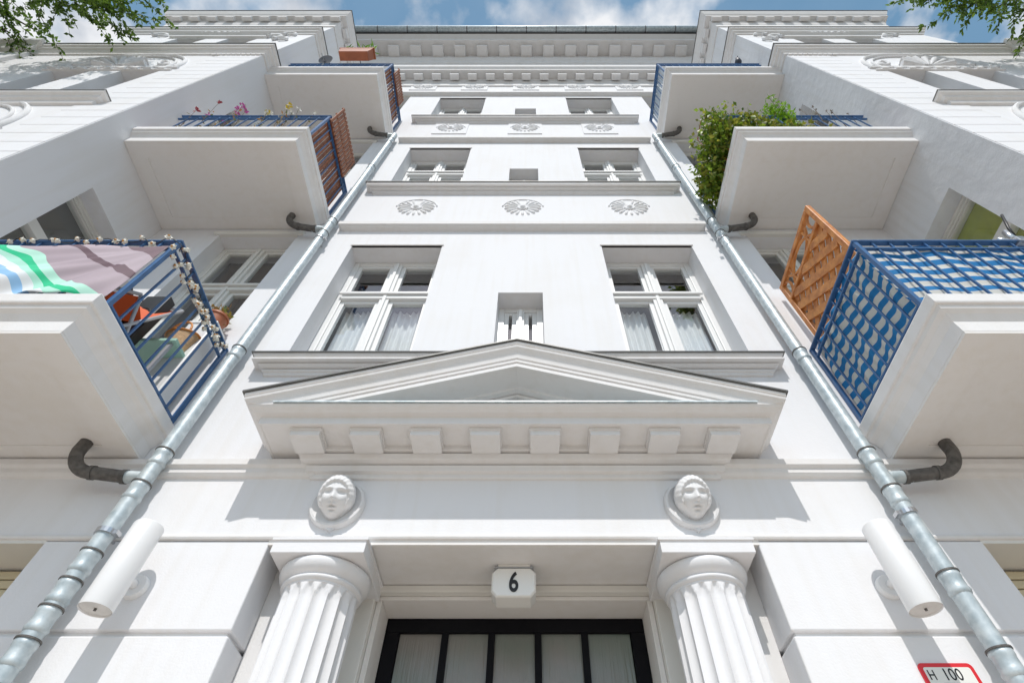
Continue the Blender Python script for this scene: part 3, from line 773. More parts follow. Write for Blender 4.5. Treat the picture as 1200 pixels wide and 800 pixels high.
        MB().box(X(xf+0.075), X(xf+0.08), ya-0.05, yb+0.05, z0, z1+0.05).build('blind' if (s > 0 and li == 0) else 'room', 'olive_blind' if (s > 0 and li == 0) else 'room', dd)
for s in (-1, 1): bay(s)

# ---- balconies
XI = 2.26; RX = 2.25; RY = -0.914
def balcony(s, b_, li):
    a, c = sorted((s*XI, s*(BX-0.001)))
    x0, x1 = (a, c)
    # slab body with projecting lip; the lip returns on the free end only
    m_ = MB()
    y0 = -0.953
    def ringp(d, z):
        if s < 0: return [(x0, -0.002, z), (x0, y0-d, z), (x1+d, y0-d, z), (x1+d, -0.002, z)]
        return [(x0-d, -0.002, z), (x0-d, y0-d, z), (x1, y0-d, z), (x1, -0.002, z)]
    prof = [(0.0,0.0),(0.0,0.085),(0.008,0.10),(0.022,0.125),(0.045,0.145),(0.05,0.17),(0.062,0.172),(0.066,0.18),(0.066,0.25),(0.062,0.258),(0.0,0.262)]
    for d, z in prof: m_.v += ringp(d, b_+z)
    for i in range(len(prof)-1):
        for k in range(3): m_.f.append((4*i+k, 4*i+k+1, 4*i+k+5, 4*i+k+4))
        m_.f.append((4*i+3, 4*i, 4*i+4, 4*i+7))
    e = 4*(len(prof)-1); m_.f.append((e, e+1, e+2, e+3)); m_.f.append((3,2,1,0))
    bal = m_.build('balcony', 'trim', B)
    # border frame under the slab leaves a sunk centre panel
    u = MB(); zt, zb = b_-0.0005, b_-0.016; bw_ = 0.17
    u.box(x0+0.0015, x1-0.0015, y0+0.0015, y0+bw_, zb, zt); u.box(x0+0.0015, x1-0.0015, -0.14, -0.004, zb, zt)
    u.box(x0+0.0015, x0+bw_, y0+bw_, -0.14, zb, zt); u.box(x1-bw_, x1-0.0015, y0+bw_, -0.14, zb, zt)
    u.build('soffit_border', 'soffit', bal)
    MB().box(x0+bw_, x1-bw_, y0+bw_, -0.14, b_-0.006, zt).build('soffit_panel', 'soffit', bal)
    # railing
    zr = b_+1.09; zl = b_+0.262
    rx = s*RX; xe = s*(BX-0.003)
    def L(n, m2, **k): return m2.build(n, 'navy', bal, **k)
    L('top_rail', MB().box(rx-0.02, rx+0.02, RY-0.02, -0.004, zr-0.014, zr).box(min(rx+0.02*s, xe), max(rx+0.02*s, xe), RY-0.02, RY+0.02, zr-0.014, zr), bevel=0.003)
    L('lower_rail', MB().bar((rx+0.012*s, RY, zr-0.10), (xe, RY, zr-0.10), 0.022, 0.012).bar((rx, RY+0.013, zr-0.10), (rx, -0.004, zr-0.10), 0.022, 0.012))
    L('bottom_rail', MB().bar((rx+0.012*s, RY, zl+0.06), (xe, RY, zl+0.06), 0.022, 0.012).bar((rx, RY+0.013, zl+0.06), (rx, -0.004, zl+0.06), 0.022, 0.012))
    L('corner_post', MB().box(rx-0.013, rx+0.013, RY-0.013, RY+0.013, zl-0.01, zr-0.0145))
    L('wall_post', MB().box(rx-0.012, rx+0.012, -0.03, -0.004, zl-0.01, zr-0.0145))
    hb = (zr-0.015)-(zl-0.005)
    bm = MB().box(-0.006, 0.006, -0.006, 0.006, 0, hb).mesh('bar', 'navy')
    n = 15
    for k in range(1, n):
        inst(bm, 'bar', (rx+(xe-rx)*k/n, RY, zl-0.005), bal)
    n = 8
    for k in range(1, n):
        inst(bm, 'bar', (rx, RY+(-0.015-RY)*k/n, zl-0.005), bal)
    return bal
for li, b_ in enumerate(bal_b):
    for s in (-1, 1): balcony(s, b_, li)

# ---- downpipes with the balcony drains
def downpipe(s, collars, clampz):
    px, py, r = s*2.085, -0.085, 0.043
    zt = bal_b[2]-0.14
    p_ = MB().tube([(px,py,0.0), (px,py,zt)], r, 20).build('downpipe', 'zinc', B, smooth=True, autos=50)
    cm = MB().lathe([(r,-0.055),(r+0.004,-0.05),(r+0.008,-0.035),(r+0.003,-0.02),(r+0.003,0.02),(r+0.006,0.03),(r+0.006,0.052),(r+0.002,0.056)], (0,0,0), 20, caps=False).mesh('collar', 'zinc', True)
    for z in collars: inst(cm, 'collar', (px,py,z), p_)
    rg = MB().lathe([(r+0.002,-0.004),(r+0.010,-0.004),(r+0.010,0.004),(r+0.002,0.004)], (0,0,0), 20).mesh('joint', 'iron')
    for z in collars: inst(rg, 'joint', (px,py,z+0.056), p_)
    for z in clampz:
        c = MB().lathe([(r+0.001,-0.013),(r+0.008,-0.013),(r+0.008,0.013),(r+0.001,0.013)], (px,py,z), 20)
        c.box(px-s*0.055-0.012, px-s*0.055+0.012, py-0.02, py+0.02, z-0.011, z+0.011)
        c.tube([(px,py+0.04,z), (px, 0.01, z)], 0.008, 8)
        c.build('clamp', 'steel', p_)
    for i, b_ in enumerate(bal_b):
        zj_ = b_-0.21 if i < 2 else b_-0.17
        ex, ey = s*(2.52 if i == 0 else 2.50), -0.16
        T = MB().tube([(px+s*0.03,py,zj_+0.004), (px+s*0.15,py-0.01,zj_+0.006)], 0.036, 16).build('branch', 'zinc', p_, smooth=True, autos=50)
        pts = [(px+s*0.12,py-0.008,zj_+0.004), (px+s*0.30,py-0.03,zj_+0.015)]
        cx_, cz_ = ex-s*0.12, zj_+0.135
        for k in range(9):
            a = PI/2*k/8
            pts.append((ex-s*0.12+s*0.12*math.sin(a), py-0.03-0.045*k/8, cz_-0.12*math.cos(a)))
        pts.append((ex, ey, b_-0.006))
        MB().tube(pts, 0.036, 16).build('drain_elbow', 'iron', p_, smooth=True, autos=60)
        for q in (pts[0], pts[1]):
            MB().tube([(q[0]-s*0.012,q[1]+0.001,q[2]), (q[0]+s*0.012,q[1]-0.001,q[2])], 0.041, 16).build('drain_collar', 'iron', p_)
downpipe(-1, [2.48, 2.66, 2.80, 2.93, 3.08, 3.50, 3.74, 4.75, 6.78, 7.1, 8.9, 10.2], [3.245, 6.70, 10.1])
downpipe(1, [2.35, 2.62, 2.97, 3.47, 3.74, 4.72, 6.78, 7.1, 8.9, 10.2], [3.36, 6.70, 10.1])

# ================================================================== THINGS ON THE FACADE
def wall_lamp(s, label):
    x, y = s*1.82, -0.165
    t_ = thing('wall_lamp', label, 'lamp', (x, 0, 2.81), 'cylinder lamps flanking the entrance')
    r = 0.071
    MB().lathe([(r-0.006,0.012),(r-0.001,0.0),(r,0.006),(r,0.414),(r-0.003,0.42),(0.001,0.422)], (0,y,0), 48, caps=False).build('body', 'lamp_white', t_, smooth=True, autos=40)
    MB().lathe([(0.001,0.006),(r-0.005,0.006)], (0,y,0), 48, caps=False).build('bottom_cover', 'lamp_under', t_)
    MB().lathe([(0.006,-0.003),(0.006,0.008)], (0,y,0), 12).build('screw', 'iron', t_)
    MB().lathe([(0.058,0.0),(0.058,-0.022),(0.052,-0.03),(0.001,-0.032)], (0,0,0.19), 32, 'y', caps=False).build('wall_plate', 'lamp_white', t_, smooth=True, autos=40)
    MB().tube([(0,-0.03,0.19), (0,y+0.05,0.19)], 0.02, 14).build('arm', 'lamp_white', t_, smooth=True, autos=40)
wall_lamp(-1, 'white cylinder wall lamp on the pier without a sign')
wall_lamp(1, 'white cylinder wall lamp above the red hydrant sign')

def text_mesh(s_, size, name, material, parent, loc, rot=(PI/2,0,0), sx=1.0, ext=0.001, off=0.0):
    c = bpy.data.curves.new(name, 'FONT'); c.body = s_; c.size = size; c.align_x = 'CENTER'; c.align_y = 'CENTER'; c.extrude = ext; c.offset = off
    o = bpy.data.objects.new(name+'_tmp', c); COL.objects.link(o)
    dg = bpy.context.evaluated_depsgraph_get(); me = bpy.data.meshes.new_from_object(o.evaluated_get(dg))
    bpy.data.objects.remove(o); me.name = name; me.materials.clear(); me.materials.append(MATS[material])
    q = bpy.data.objects.new(name, me); COL.objects.link(q); q.location = loc; q.rotation_euler = rot; q.scale = (sx, 1, 1); q.parent = parent
    return q

# house number lamp: bevelled opal box hung under the lintel
t_ = thing('house_number_lamp', 'opal glass house number lamp marked 6 under the lintel', 'lamp', (0.0, 0.232, 3.235))
oc = [(-0.117,-0.050),(-0.117,-0.150),(-0.090,-0.182),(0.090,-0.182),(0.117,-0.150),(0.117,-0.050),(0.090,-0.022),(-0.090,-0.022)]
body = MB(); n = 8; o = 0
for y, k in ((-0.062,0.93),(-0.05,1.0),(0.05,1.0),(0.062,0.93)):
    body.v += [(x*k, y, (z+0.10)*k-0.10) for x, z in oc]
for i in range(3):
    for k in range(8): body.f.append((8*i+k, 8*i+(k+1) % 8, 8*i+8+(k+1) % 8, 8*i+8+k))
body.f.append(tuple(reversed(range(8)))); body.f.append(tuple(range(24, 32)))
body.build('shade', 'opal', t_, bevel=0.004)
MB().box(-0.085, 0.085, -0.058, 0.045, -0.0165, 0.0).build('mount', 'cream', t_, bevel=0.003)
MB().box(-0.105, 0.105, -0.060, 0.052, -0.0215, -0.017).build('rim', 'grey_metal', t_)
text_mesh('6', 0.150, 'numeral', 'black', t_, (0.0, -0.0645, -0.110), sx=0.70, off=0.0030)

# hydrant sign
t_ = thing('hydrant_sign', 'white hydrant sign with red border marked H 100', 'sign', (1.872, -0.002, 2.47))
def rrect(hw, hh, r_, y0, y1, m_=None):
    m_ = m_ or MB(); P = []
    for cx_, cz_, a0 in ((hw-r_,hh-r_,0),(-hw+r_,hh-r_,90),(-hw+r_,-hh+r_,180),(hw-r_,-hh+r_,270)):
        for k in range(6): P.append((cx_+r_*math.cos(R(a0+18*k)), cz_+r_*math.sin(R(a0+18*k))))
    return m_.prism(P, y0, y1)
pl = rrect(0.118, 0.098, 0.02, -0.006, 0.0)
for i in range(len(pl.v)): pl.v[i] = (pl.v[i][0], pl.v[i][1], pl.v[i][2]+0.092)
pl.build('plate', 'red', t_)
pl = rrect(0.101, 0.081, 0.01, -0.008, -0.0061)
for i in range(len(pl.v)): pl.v[i] = (pl.v[i][0], pl.v[i][1], pl.v[i][2]+0.092)
pl.build('face', 'sign_white', t_)
text_mesh('H', 0.056, 'lettering', 'black', t_, (-0.078, -0.0085, 0.140), sx=0.8)
text_mesh('100', 0.066, 'lettering', 'black', t_, (0.01, -0.0085, 0.142), sx=0.85)
MB().box(-0.045, 0.075, -0.0095, -0.0081, 0.104, 0.110).box(0.012, 0.018, -0.0095, -0.0081, 0.03, 0.104).build('marking', 'black', t_)

# ================================================================== THINGS ON THE BALCONIES
def leaf(m_, p, d, n, L, W):
    d = Vector(d).normalized(); n = Vector(n); s_ = d.cross(n)
    if s_.length < 1e-3: s_ = d.orthogonal()
    s_.normalize(); n = s_.cross(d); p = Vector(p)
    m_.add([p, p+d*L*0.45+s_*W*0.5+n*L*0.08, p+d*L, p+d*L*0.45-s_*W*0.5+n*L*0.08], [(0,1,2),(0,2,3)])
def rv(): 
    return Vector((random.gauss(0,1), random.gauss(0,1), random.gauss(0,1))).normalized()

b0, b1, b2 = bal_b
zr0, zr1, zr2 = [b_+1.09 for b_ in bal_b]
# -- rainbow banner tied over the outside of the front railing
def bf(u, v):
    # u from bay wall to the corner, v from bottom to top; free lower corner is pulled up towards the post
    x = -3.96 + u*1.69
    lift = 0.07*max(0, u-0.85)/0.15
    z = b0+0.275 + lift + v*(zr0-0.085-b0-0.275-lift)
    an = math.atan2(1.03-v, (1.03-u)*2.1); rr = math.hypot(1.03-v, (1.03-u)*2.1)
    y = RY-0.020-(1-0.9*v)*0.040*min(1, rr)*(1+math.sin(11*an+0.9*math.sin(5*rr)+1.5*rr)) - (1-0.8*v)*0.008*(1+math.sin(31*an+4*rr))*min(1, rr*1.5)
    z -= 0.014*(1+math.sin(16*u))*v*v
    return (x, y, z)
o = MB().grid(bf, 110, 40).build('banner', 'banner', smooth=True)
o.modifiers.new('s', 'SOLIDIFY').thickness = 0.002
tag(o, 'rainbow and mauve cloth tied over a blue balcony railing', 'banner')

# -- string of white flower lights along the same railing
t_ = thing('string_lights', 'string of white flower lights wound along a blue railing', 'string lights', (-2.25, RY, zr0))
pts = []; bulbs = []
for k in range(60):
    q = k/59
    pts.append(Vector((-1.70+q*1.70, -0.03+0.012*math.sin(k*1.3), -0.045+0.028*math.sin(k*0.9))))
    if k % 6 in (0, 3) and k > 0: bulbs.append(pts[-1])
for k in range(70):
    q = k/69
    pts.append(Vector((0.028+0.012*math.sin(k*1.7), -0.01+q*0.86, -0.05-0.05*math.sin(q*PI)-0.03*math.sin(k*0.8))))
    if k % 2 == 0: bulbs.append(pts[-1]+Vector((random.uniform(-.01,.02), random.uniform(-.02,.02), random.uniform(-.09,.03))))
MB().tube(pts, 0.003, 5).build('cord', 'rubber', t_)
fl = MB(); 
for k in range(6):
    a = k*PI/3; fl.add([(0,0,0.004),(0.019*math.cos(a-0.45),0.019*math.sin(a-0.45),0.010),(0.026*math.cos(a),0.026*math.sin(a),0.006),(0.019*math.cos(a+0.45),0.019*math.sin(a+0.45),0.010)], [(0,1,2),(0,2,3)])
fl.lathe([(0.004,-0.012),(0.013,0.0),(0.015,0.012),(0.010,0.02),(0.001,0.022)], (0,0,0), 10, caps=False)
flm = fl.mesh('flower_bulb', 'bulb_white', True); ctm = MB().lathe([(0.001,0.026),(0.008,0.024),(0.008,0.012)], (0,0,0), 8, caps=False).mesh('bulb_centre', 'amber', True)
for q in bulbs:
    rr = (R(random.uniform(60,140)), R(random.uniform(-40,40)), random.uniform(-0.8,0.8))
    fb = inst(flm, 'flower_bulb', q, t_, rr); inst(ctm, 'bulb_centre', (0,0,0), fb)

# -- folding chair, side table, straw bag, boxes and a plant behind the left railing
zf = b0+0.263
t_ = thing('folding_chair', 'folding chair with orange and black fabric behind a blue railing', 'chair', (-2.62, -0.62, zf), rot=(0, 0, R(20)))
def frame_loop(y0, z0, y1, z1, nm):
    m_ = MB()
    for sx in (-0.2, 0.2): m_.tube([(sx,y0,z0),(sx,y1,z1)], 0.012, 8)
    m_.tube([(-0.2,y1,z1),(0.2,y1,z1)], 0.012, 8); m_.build(nm, 'grey_metal', t_, smooth=True)
frame_loop(-0.22, 0.0, 0.26, 0.92, 'back_frame'); frame_loop(0.22, 0.0, -0.2, 0.44, 'leg_frame')
MB().grid(lambda u, v: (-0.19+0.38*u, -0.19+0.22*v, 0.43+0.02*math.sin(PI*u)*-1), 8, 6).build('seat', 'orange_fabric', t_, smooth=True)
MB().grid(lambda u, v: (-0.19+0.38*u, 0.03+0.22*v, 0.46+0.42*v), 8, 8).build('backrest', 'orange_fabric', t_, smooth=True)
MB().box(-0.205, -0.12, 0.1, 0.28, 0.5, 0.9).build('side_panel', 'black', t_, bevel=0.01)
t_ = thing('side_table', 'mint topped slim side table under a straw bag', 'table', (-2.58, -0.20, zf))
MB().box(-0.24, 0.24, -0.14, 0.14, 0.50, 0.53).build('table_top', 'mint', t_, bevel=0.004)
for sx in (-0.2, 0.2):
    for sy in (-0.11, 0.11): MB().box(sx-0.012, sx+0.012, sy-0.012, sy+0.012, 0, 0.4995).build('leg', 'grey_metal', t_)
t_ = thing('straw_bag', 'tan straw bag with orange handles on a mint table', 'bag', (-2.46, -0.20, zf+0.531))
def bagf(u, v):
    a = 2*PI*u; k = 0.75+0.35*v; return (0.11*k*math.cos(a), 0.07*k*math.sin(a), 0.20*v)
MB().grid(bagf, 32, 8).build('body', 'tan_wicker', t_, smooth=True)
MB().tube([(0.122*math.cos(2*PI*k/32), 0.078*math.sin(2*PI*k/32), 0.20) for k in range(33)], 0.009, 8).build('rim', 'orange_strap', t_, smooth=True)
for sy in (-0.06, 0.06):
    MB().tube([(0.07*math.cos(PI*k/14), sy, 0.20+0.11*math.sin(PI*k/14)) for k in range(15)], 0.008, 8).build('handle', 'orange_strap', t_, smooth=True)
t_ = thing('loudspeaker', 'tall black box speaker standing between chair and mint table', 'speaker', (-2.64, -0.40, zf))
MB().box(-0.09, 0.09, -0.04, 0.04, 0, 0.92).build('cabinet', 'black', t_, bevel=0.01)
MB().lathe([(0.055,0.0),(0.05,-0.006),(0.03,0.004),(0.001,0.0)], (0,-0.041,0.70), 20, 'y', caps=False).build('cone', 'rubber', t_)
t_ = thing('storage_box', 'white lidded storage box behind the blue railing', 'box', (-2.42, -0.11, zf))
MB().box(-0.1, 0.1, -0.08, 0.07, 0, 0.93).build('body', 'white_paint', t_, bevel=0.01)
MB().box(-0.11, 0.11, -0.085, 0.075, 0.931, 0.96).build('lid', 'white_paint', t_, bevel=0.006)
def potted(loc, label, lm, n=260, h=0.3, rad=0.12, pot='terracotta', name='potted_plant', L=0.05, group=None):
    t_ = thing(name, label, 'plant', loc, group)
    MB().lathe([(0.06,0.0),(0.08,0.13),(0.088,0.13),(0.088,0.15),(0.078,0.15),(0.07,0.12),(0.001,0.12)], (0,0,0), 20, caps=False).build('pot', pot, t_, smooth=True, autos=40)
    st = MB(); lf = MB()
    for k in range(9):
        a = random.uniform(0, 2*PI); e = Vector((rad*math.cos(a)*random.uniform(.3,1), rad*math.sin(a)*random.uniform(.3,1), 0.12+h*random.uniform(.5,1)))
        st.tube([(0,0,0.1), e*0.55+Vector((0,0,0.06)), e], [0.005,0.004,0.002], 5)
        for j in range(n//9):
            q = random.uniform(0.35, 1.05); p = e*q + rv()*0.035
            leaf(lf, p, rv()+Vector((0,0,0.3)), rv(), L*random.uniform(.6,1.2), L*0.5)
    st.build('stem', 'stem', t_); lf.build('foliage', lm, t_)
    return t_
potted((-2.41, -0.115, zf+0.961), 'small potted plant with green and orange leaves on a white box', 'leaf_mix', h=0.16, rad=0.10)

# -- blue striped windbreak inside the right railing
def stripe_front(u, v):
    x = RX+0.002 + u*(BX-0.03-RX+0.008)
    return (x, RY+0.026+0.008*math.sin(u*31+v*3)+0.010*math.sin(u*12+1)*v+0.004*math.sin(v*40), zl_r + v*0.775)
def stripe_side(u, v):
    y = RY+0.04 + u*0.84
    return (RX+0.030+0.009*math.sin(u*40+v*6)+0.006*math.sin(v*14+u*9), y, zl_r + v*0.79)
zl_r = b0+0.29
o = MB().grid(stripe_front, 160, 24).build('striped_screen', 'blue_stripe', smooth=True)
tag(o, 'blue and white striped fabric screen along the balcony front railing', 'fabric screen')
for l in o.data.uv_layers[0].data: l.uv = (l.uv[0], l.uv[1]*0.775)
o.modifiers.new('s', 'SOLIDIFY').thickness = 0.002
o = MB().grid(stripe_side, 90, 24).build('striped_screen', 'blue_stripe', smooth=True)
tag(o, 'blue and white striped fabric screen on the balcony end beside the trellis', 'fabric screen')
for l in o.data.uv_layers[0].data: l.uv = (l.uv[0], l.uv[1]*0.79)
o.modifiers.new('s', 'SOLIDIFY').thickness = 0.002

# -- orange wooden trellis panel standing above the right railing
TX = 2.315
t_ = thing('trellis_panel', 'orange wooden trellis panel with curved top band above striped screen', 'trellis', (TX, -0.455, b0+0.263))
W2, H = 0.385, 1.66
def tb(name, y0, y1, z0, z1, x0=-0.02, x1=0.02, bv=0.005): return MB().box(x0, x1, y0, y1, z0, z1).build(name, 'wood_orange', t_, bevel=bv)
tb('frame_stile', -W2, -W2+0.045, 0, H); tb('frame_stile', W2-0.045, W2, 0, H)
tb('frame_rail', -W2+0.0455, W2-0.0455, H-0.045, H); tb('frame_rail', -W2+0.0455, W2-0.0455, 0, 0.045); tb('frame_rail', -W2+0.0455, W2-0.0455, H-0.25, H-0.215)
def arc(cy_, cz_, r_, a0, a1):
    MB().tube([(0, cy_+r_*math.cos(R(a0+(a1-a0)*k/20)), cz_+r_*math.sin(R(a0+(a1-a0)*k/20))) for k in range(21)], 0.012, 8).build('curved_bar', 'wood_orange', t_, smooth=True)
arc(0, H-0.30, 0.24, 25, 155); arc(0, H+0.03, 0.24, 205, 335)
arc(-0.36, H-0.13, 0.10, -80, 80); arc(0.36, H-0.13, 0.10, 100, 260)
for y_ in (-0.17, 0.17): tb('curved_bar', y_-0.010, y_+0.010, H-0.2145, H-0.046, -0.01, 0.01)
def clipbar(c, ang, lo=(-0.339, 0.046), hi=(0.339, 1.409)):
    dy_, dz_ = math.cos(ang), math.sin(ang); ts = [-9, 9]
    for p, d, l, h in ((c[0], dy_, lo[0], hi[0]), (c[1], dz_, lo[1], hi[1])):
        a, b_ = (l-p)/d, (h-p)/d
        if a > b_: a, b_ = b_, a
        ts = [max(ts[0], a), min(ts[1], b_)]
    return ts, dy_, dz_
k = -0.3
while k < 2.0:
    c = (0, k); ts, dy_, dz_ = clipbar(c, R(38))
    if ts[1]-ts[0] > 0.06:
        MB().bar((-0.008, c[0]+dy_*ts[0], c[1]+dz_*ts[0]), (-0.008, c[0]+dy_*ts[1], c[1]+dz_*ts[1]), 0.066, 0.014, up=(1,0,0)).build('slat', 'wood_orange', t_)
    k += 0.165
k = -0.3
while k < 2.0:
    c = (0, k); ts, dy_, dz_ = clipbar(c, R(-52) if False else R(142-10))
    if ts[1]-ts[0] > 0.06:
        MB().bar((0.009, c[0]+dy_*ts[0], c[1]+dz_*ts[0]), (0.009, c[0]+dy_*ts[1], c[1]+dz_*ts[1]), 0.060, 0.012, up=(1,0,0)).build('slat', 'wood_orange', t_)
    k += 0.135

# -- clamp with parasol pole on the right rail
t_ = thing('parasol_clamp', 'silver rail clamp holding a short black pole', 'clamp', (3.36, RY, zr0))
MB().box(-0.03, 0.03, -0.035, 0.035, -0.03, 0.03).build('jaw', 'steel', t_, bevel=0.006)
MB().tube([(0,0,0.03),(0.01,0,0.10),(0.02,0.0,0.16)], 0.02, 12).build('socket', 'steel', t_, smooth=True)
MB().tube([(0.03,0,0.06),(0.05,-0.02,0.18),(0.10,-0.05,0.34)], 0.009, 8).build('pole', 'black', t_, smooth=True)
MB().tube([(-0.04,0,0.02),(-0.10,0.01,0.06)], [0.014,0.018], 10).build('knob', 'steel', t_, smooth=True)

# -- brown slat screens on the left
def slat_screen(x, y0, y1, z0, z1, label, n, material='wood_brown', name='slat_screen', rails=(0.03, 0.97), tilt=0, group=None):
    t_ = thing(name, label, 'screen', (x, (y0+y1)/2, z0), group)
    if tilt: t_.rotation_euler = (0, 0, tilt)
    w_ = (y1-y0)/n; h = z1-z0
    me = MB().box(-0.006, 0.006, -w_*0.34, w_*0.34, 0, h).mesh('slat', material)
    for k in range(n): inst(me, 'slat', (0, -(y1-y0)/2+w_*(k+0.5), 0), t_)
    for q in rails: MB().box(-0.022, -0.0065, -(y1-y0)/2, (y1-y0)/2, q*h-0.012, q*h+0.012).build('batten', material, t_)
    return t_
slat_screen(-2.275, RY+0.03, -0.06, b1+0.28, zr1-0.03, 'low brown slat screen inside the railing end beside potted flowers', 16)
slat_screen(-2.223, -0.91, -0.22, b1+1.0, b1+1.57, 'tall brown slat panel rising above the railing beside potted flowers', 14, rails=(0.06, 0.5, 0.97))
slat_screen(-2.285, RY+0.03, -0.06, b2+0.28, zr2-0.03, 'low brown slat screen inside the top railing beside the terracotta planter', 16)
slat_screen(-2.223, -0.80, -0.26, b2+1.0, b2+1.46, 'tall brown slat panel above the top railing near the terracotta planter', 12, rails=(0.06, 0.97))
mat('pale_mat', (0.62, 0.70, 0.76), rough=0.7, var=0.15)
slat_screen(2.285, RY+0.03, -0.06, b2+0.28, zr2-0.03, 'pale blue slat screen inside the top railing below the pigeon', 12, material='pale_mat')

# -- terracotta window box hung outside the top-left rail
t_ = thing('window_box', 'terracotta window box with green shoots on the top railing', 'planter', (-2.88, -1.045, zr2-0.02))
def boxf(): 
    m_ = MB(); 
    for z, k in ((0.0,0.86),(0.26,1.0),(0.26,1.06),(0.30,1.06)):
        m_.v += [(-0.28*k,-0.085*k,z),(0.28*k,-0.085*k,z),(0.28*k,0.085*k,z),(-0.28*k,0.085*k,z)]
    for i in range(3):
        for k in range(4): m_.f.append((4*i+k, 4*i+(k+1)%4, 4*i+4+(k+1)%4, 4*i+4+k))
    m_.f.append((3,2,1,0)); return m_
boxf().build('trough', 'terracotta', t_, bevel=0.006)
MB().box(-0.27,0.27,-0.08,0.08,0.25,0.27).build('soil', 'bark', t_)
lf = MB()
for k in range(60):
    x = random.choice((-0.2, 0.05, 0.09, 0.22))+random.gauss(0,0.03); p = Vector((x, random.uniform(-.08,.05), 0.27))
    leaf(lf, p+Vector((0,0,random.uniform(0,.1))), Vector((random.gauss(0,.5), random.gauss(-.2,.4), 1)), rv(), random.uniform(.12,.24), 0.03)
lf.build('foliage', 'leaf_lime', t_)

# -- satellite dish, top-left
t_ = thing('satellite_dish', 'small grey dish mounted on the top railing beside the bay', 'dish', (-3.42, RY, zr2))
MB().tube([(0,0,-0.10),(0,-0.01,0.10)], 0.016, 10).build('mast', 'grey_metal', t_, smooth=True)
d_ = MB().lathe([(0.001,0.05),(0.05,0.042),(0.09,0.022),(0.118,0.0),(0.122,-0.004),(0.118,-0.008),(0.09,0.012),(0.05,0.03),(0.001,0.036)], (0,0,0), 30, 'y', caps=False).build('reflector', 'dish_grey', t_, smooth=True)
d_.location = (0.0,-0.05,0.15); d_.rotation_euler = (R(-30), 0, R(-25))
MB().tube([(0,-0.05,0.05),(-0.03,-0.16,0.10)], 0.007, 8).build('feed_arm', 'grey_metal', t_)

# -- pigeon on the top-right rail
t_ = thing('pigeon', 'dark grey pigeon perched on the top railing', 'bird', (3.66, RY, zr2))
path = [(0.0,0.12,0.05),(0.0,0.09,0.06),(0.0,0.05,0.075),(0.0,0.01,0.10),(0.0,-0.025,0.13),(0.0,-0.045,0.165),(0.0,-0.05,0.195),(0.0,-0.06,0.215),(0.0,-0.075,0.222),(0.0,-0.09,0.218)]
rad = [0.008,0.022,0.040,0.054,0.056,0.044,0.030,0.027,0.024,0.004]
MB().tube(path, rad, 16).build('body', 'bird', t_, smooth=True)
MB().tube([(0,-0.088,0.219),(0,-0.108,0.212)], [0.007,0.001], 8).build('beak', 'rubber', t_)
for sx in (-0.018, 0.018): MB().tube([(sx,0.0,0.0),(sx,0.005,0.07)], 0.004, 6).build('leg', 'petal_red', t_)
MB().add([(-0.03,0.08,0.055),(0.03,0.08,0.055),(0.022,0.20,0.022),(-0.022,0.20,0.022),(-0.03,0.08,0.063),(0.03,0.08,0.063),(0.022,0.20,0.027),(-0.022,0.20,0.027)], [(0,3,2,1),(4,5,6,7),(0,1,5,4),(1,2,6,5),(2,3,7,6),(3,0,4,7)]).build('tail', 'bird', t_)

# -- climbing plant over the middle right railing
def climber():
    t_ = thing('climbing_plant', 'leafy green climber with white flowers covering a balcony end', 'plant', (2.25, -0.5, b1+0.263))
    org = Vector((2.25, -0.5, b1+0.263))
    st = MB(); l1 = MB(); l2 = MB(); fl_ = MB()
    P = []
    for k in range(58):
        y0 = random.uniform(-0.92, -0.14); x0 = 2.25+random.uniform(-0.05, 0.05)
        h = random.uniform(0.35, 0.92)*(1.0 if y0 < -0.4 else 0.85); q = [Vector((x0, y0, b1+0.28))]
        for j in range(6):
            q.append(q[-1]+Vector((random.gauss(-0.008,0.022), random.gauss(0,0.025), h/6)))
        st.tube([p-org for p in q], 0.004, 5); P += [(p, 0) for p in q[1:]]
    for k in range(46):      # along the front rail
        x0 = 2.25+abs(random.gauss(0,0.34)); q = [Vector((min(x0,3.2), RY+random.uniform(-0.03,0.03), b1+0.28))]
        h = random.uniform(0.25, 0.66)*(1 if x0 < 2.6 else 0.8)
        for j in range(5): q.append(q[-1]+Vector((random.gauss(0,0.03), random.gauss(-0.003,0.015), h/5)))
        st.tube([p-org for p in q], 0.004, 5); P += [(p, 1) for p in q[1:]]
    for k in range(9):       # shoots above the rail
        x0 = random.uniform(2.2, 2.75); q = [Vector((x0, RY+random.uniform(0,0.3), zr1-0.05))]
        for j in range(3): q.append(q[-1]+Vector((random.gauss(0,0.03), random.gauss(0,0.03), 0.06)))
        st.tube([p-org for p in q], 0.003, 5); P += [(p, 0) for p in q]
    for p, kind in P:
        for j in range(9 if kind == 0 else 6):
            c = p + Vector((random.gauss(-0.02 if kind == 0 else 0,0.045), random.gauss(0,0.05 if kind == 0 else 0.02), random.gauss(0,0.05))) - org
            d = rv()+Vector((-0.5,-0.2,-0.4)); tgt = l2 if (kind == 1 and random.random() < .6) or random.random() < .25 else l1
            L = random.uniform(0.035, 0.08); leaf(tgt, c, d, rv(), L, L*0.7)
        if random.random() < 0.06:
            c = p - org + Vector((-0.06,-0.02,0))
            for j in range(6): leaf(fl_, c, rv()+Vector((-.6,0,0)), rv(), 0.028, 0.022)
    st.build('stem', 'stem', t_); l1.build('foliage', 'leaf_ivy', t_); l2.build('foliage', 'leaf_ivy_yellow', t_); fl_.build('blossom', 'petal_white', t_)
climber()
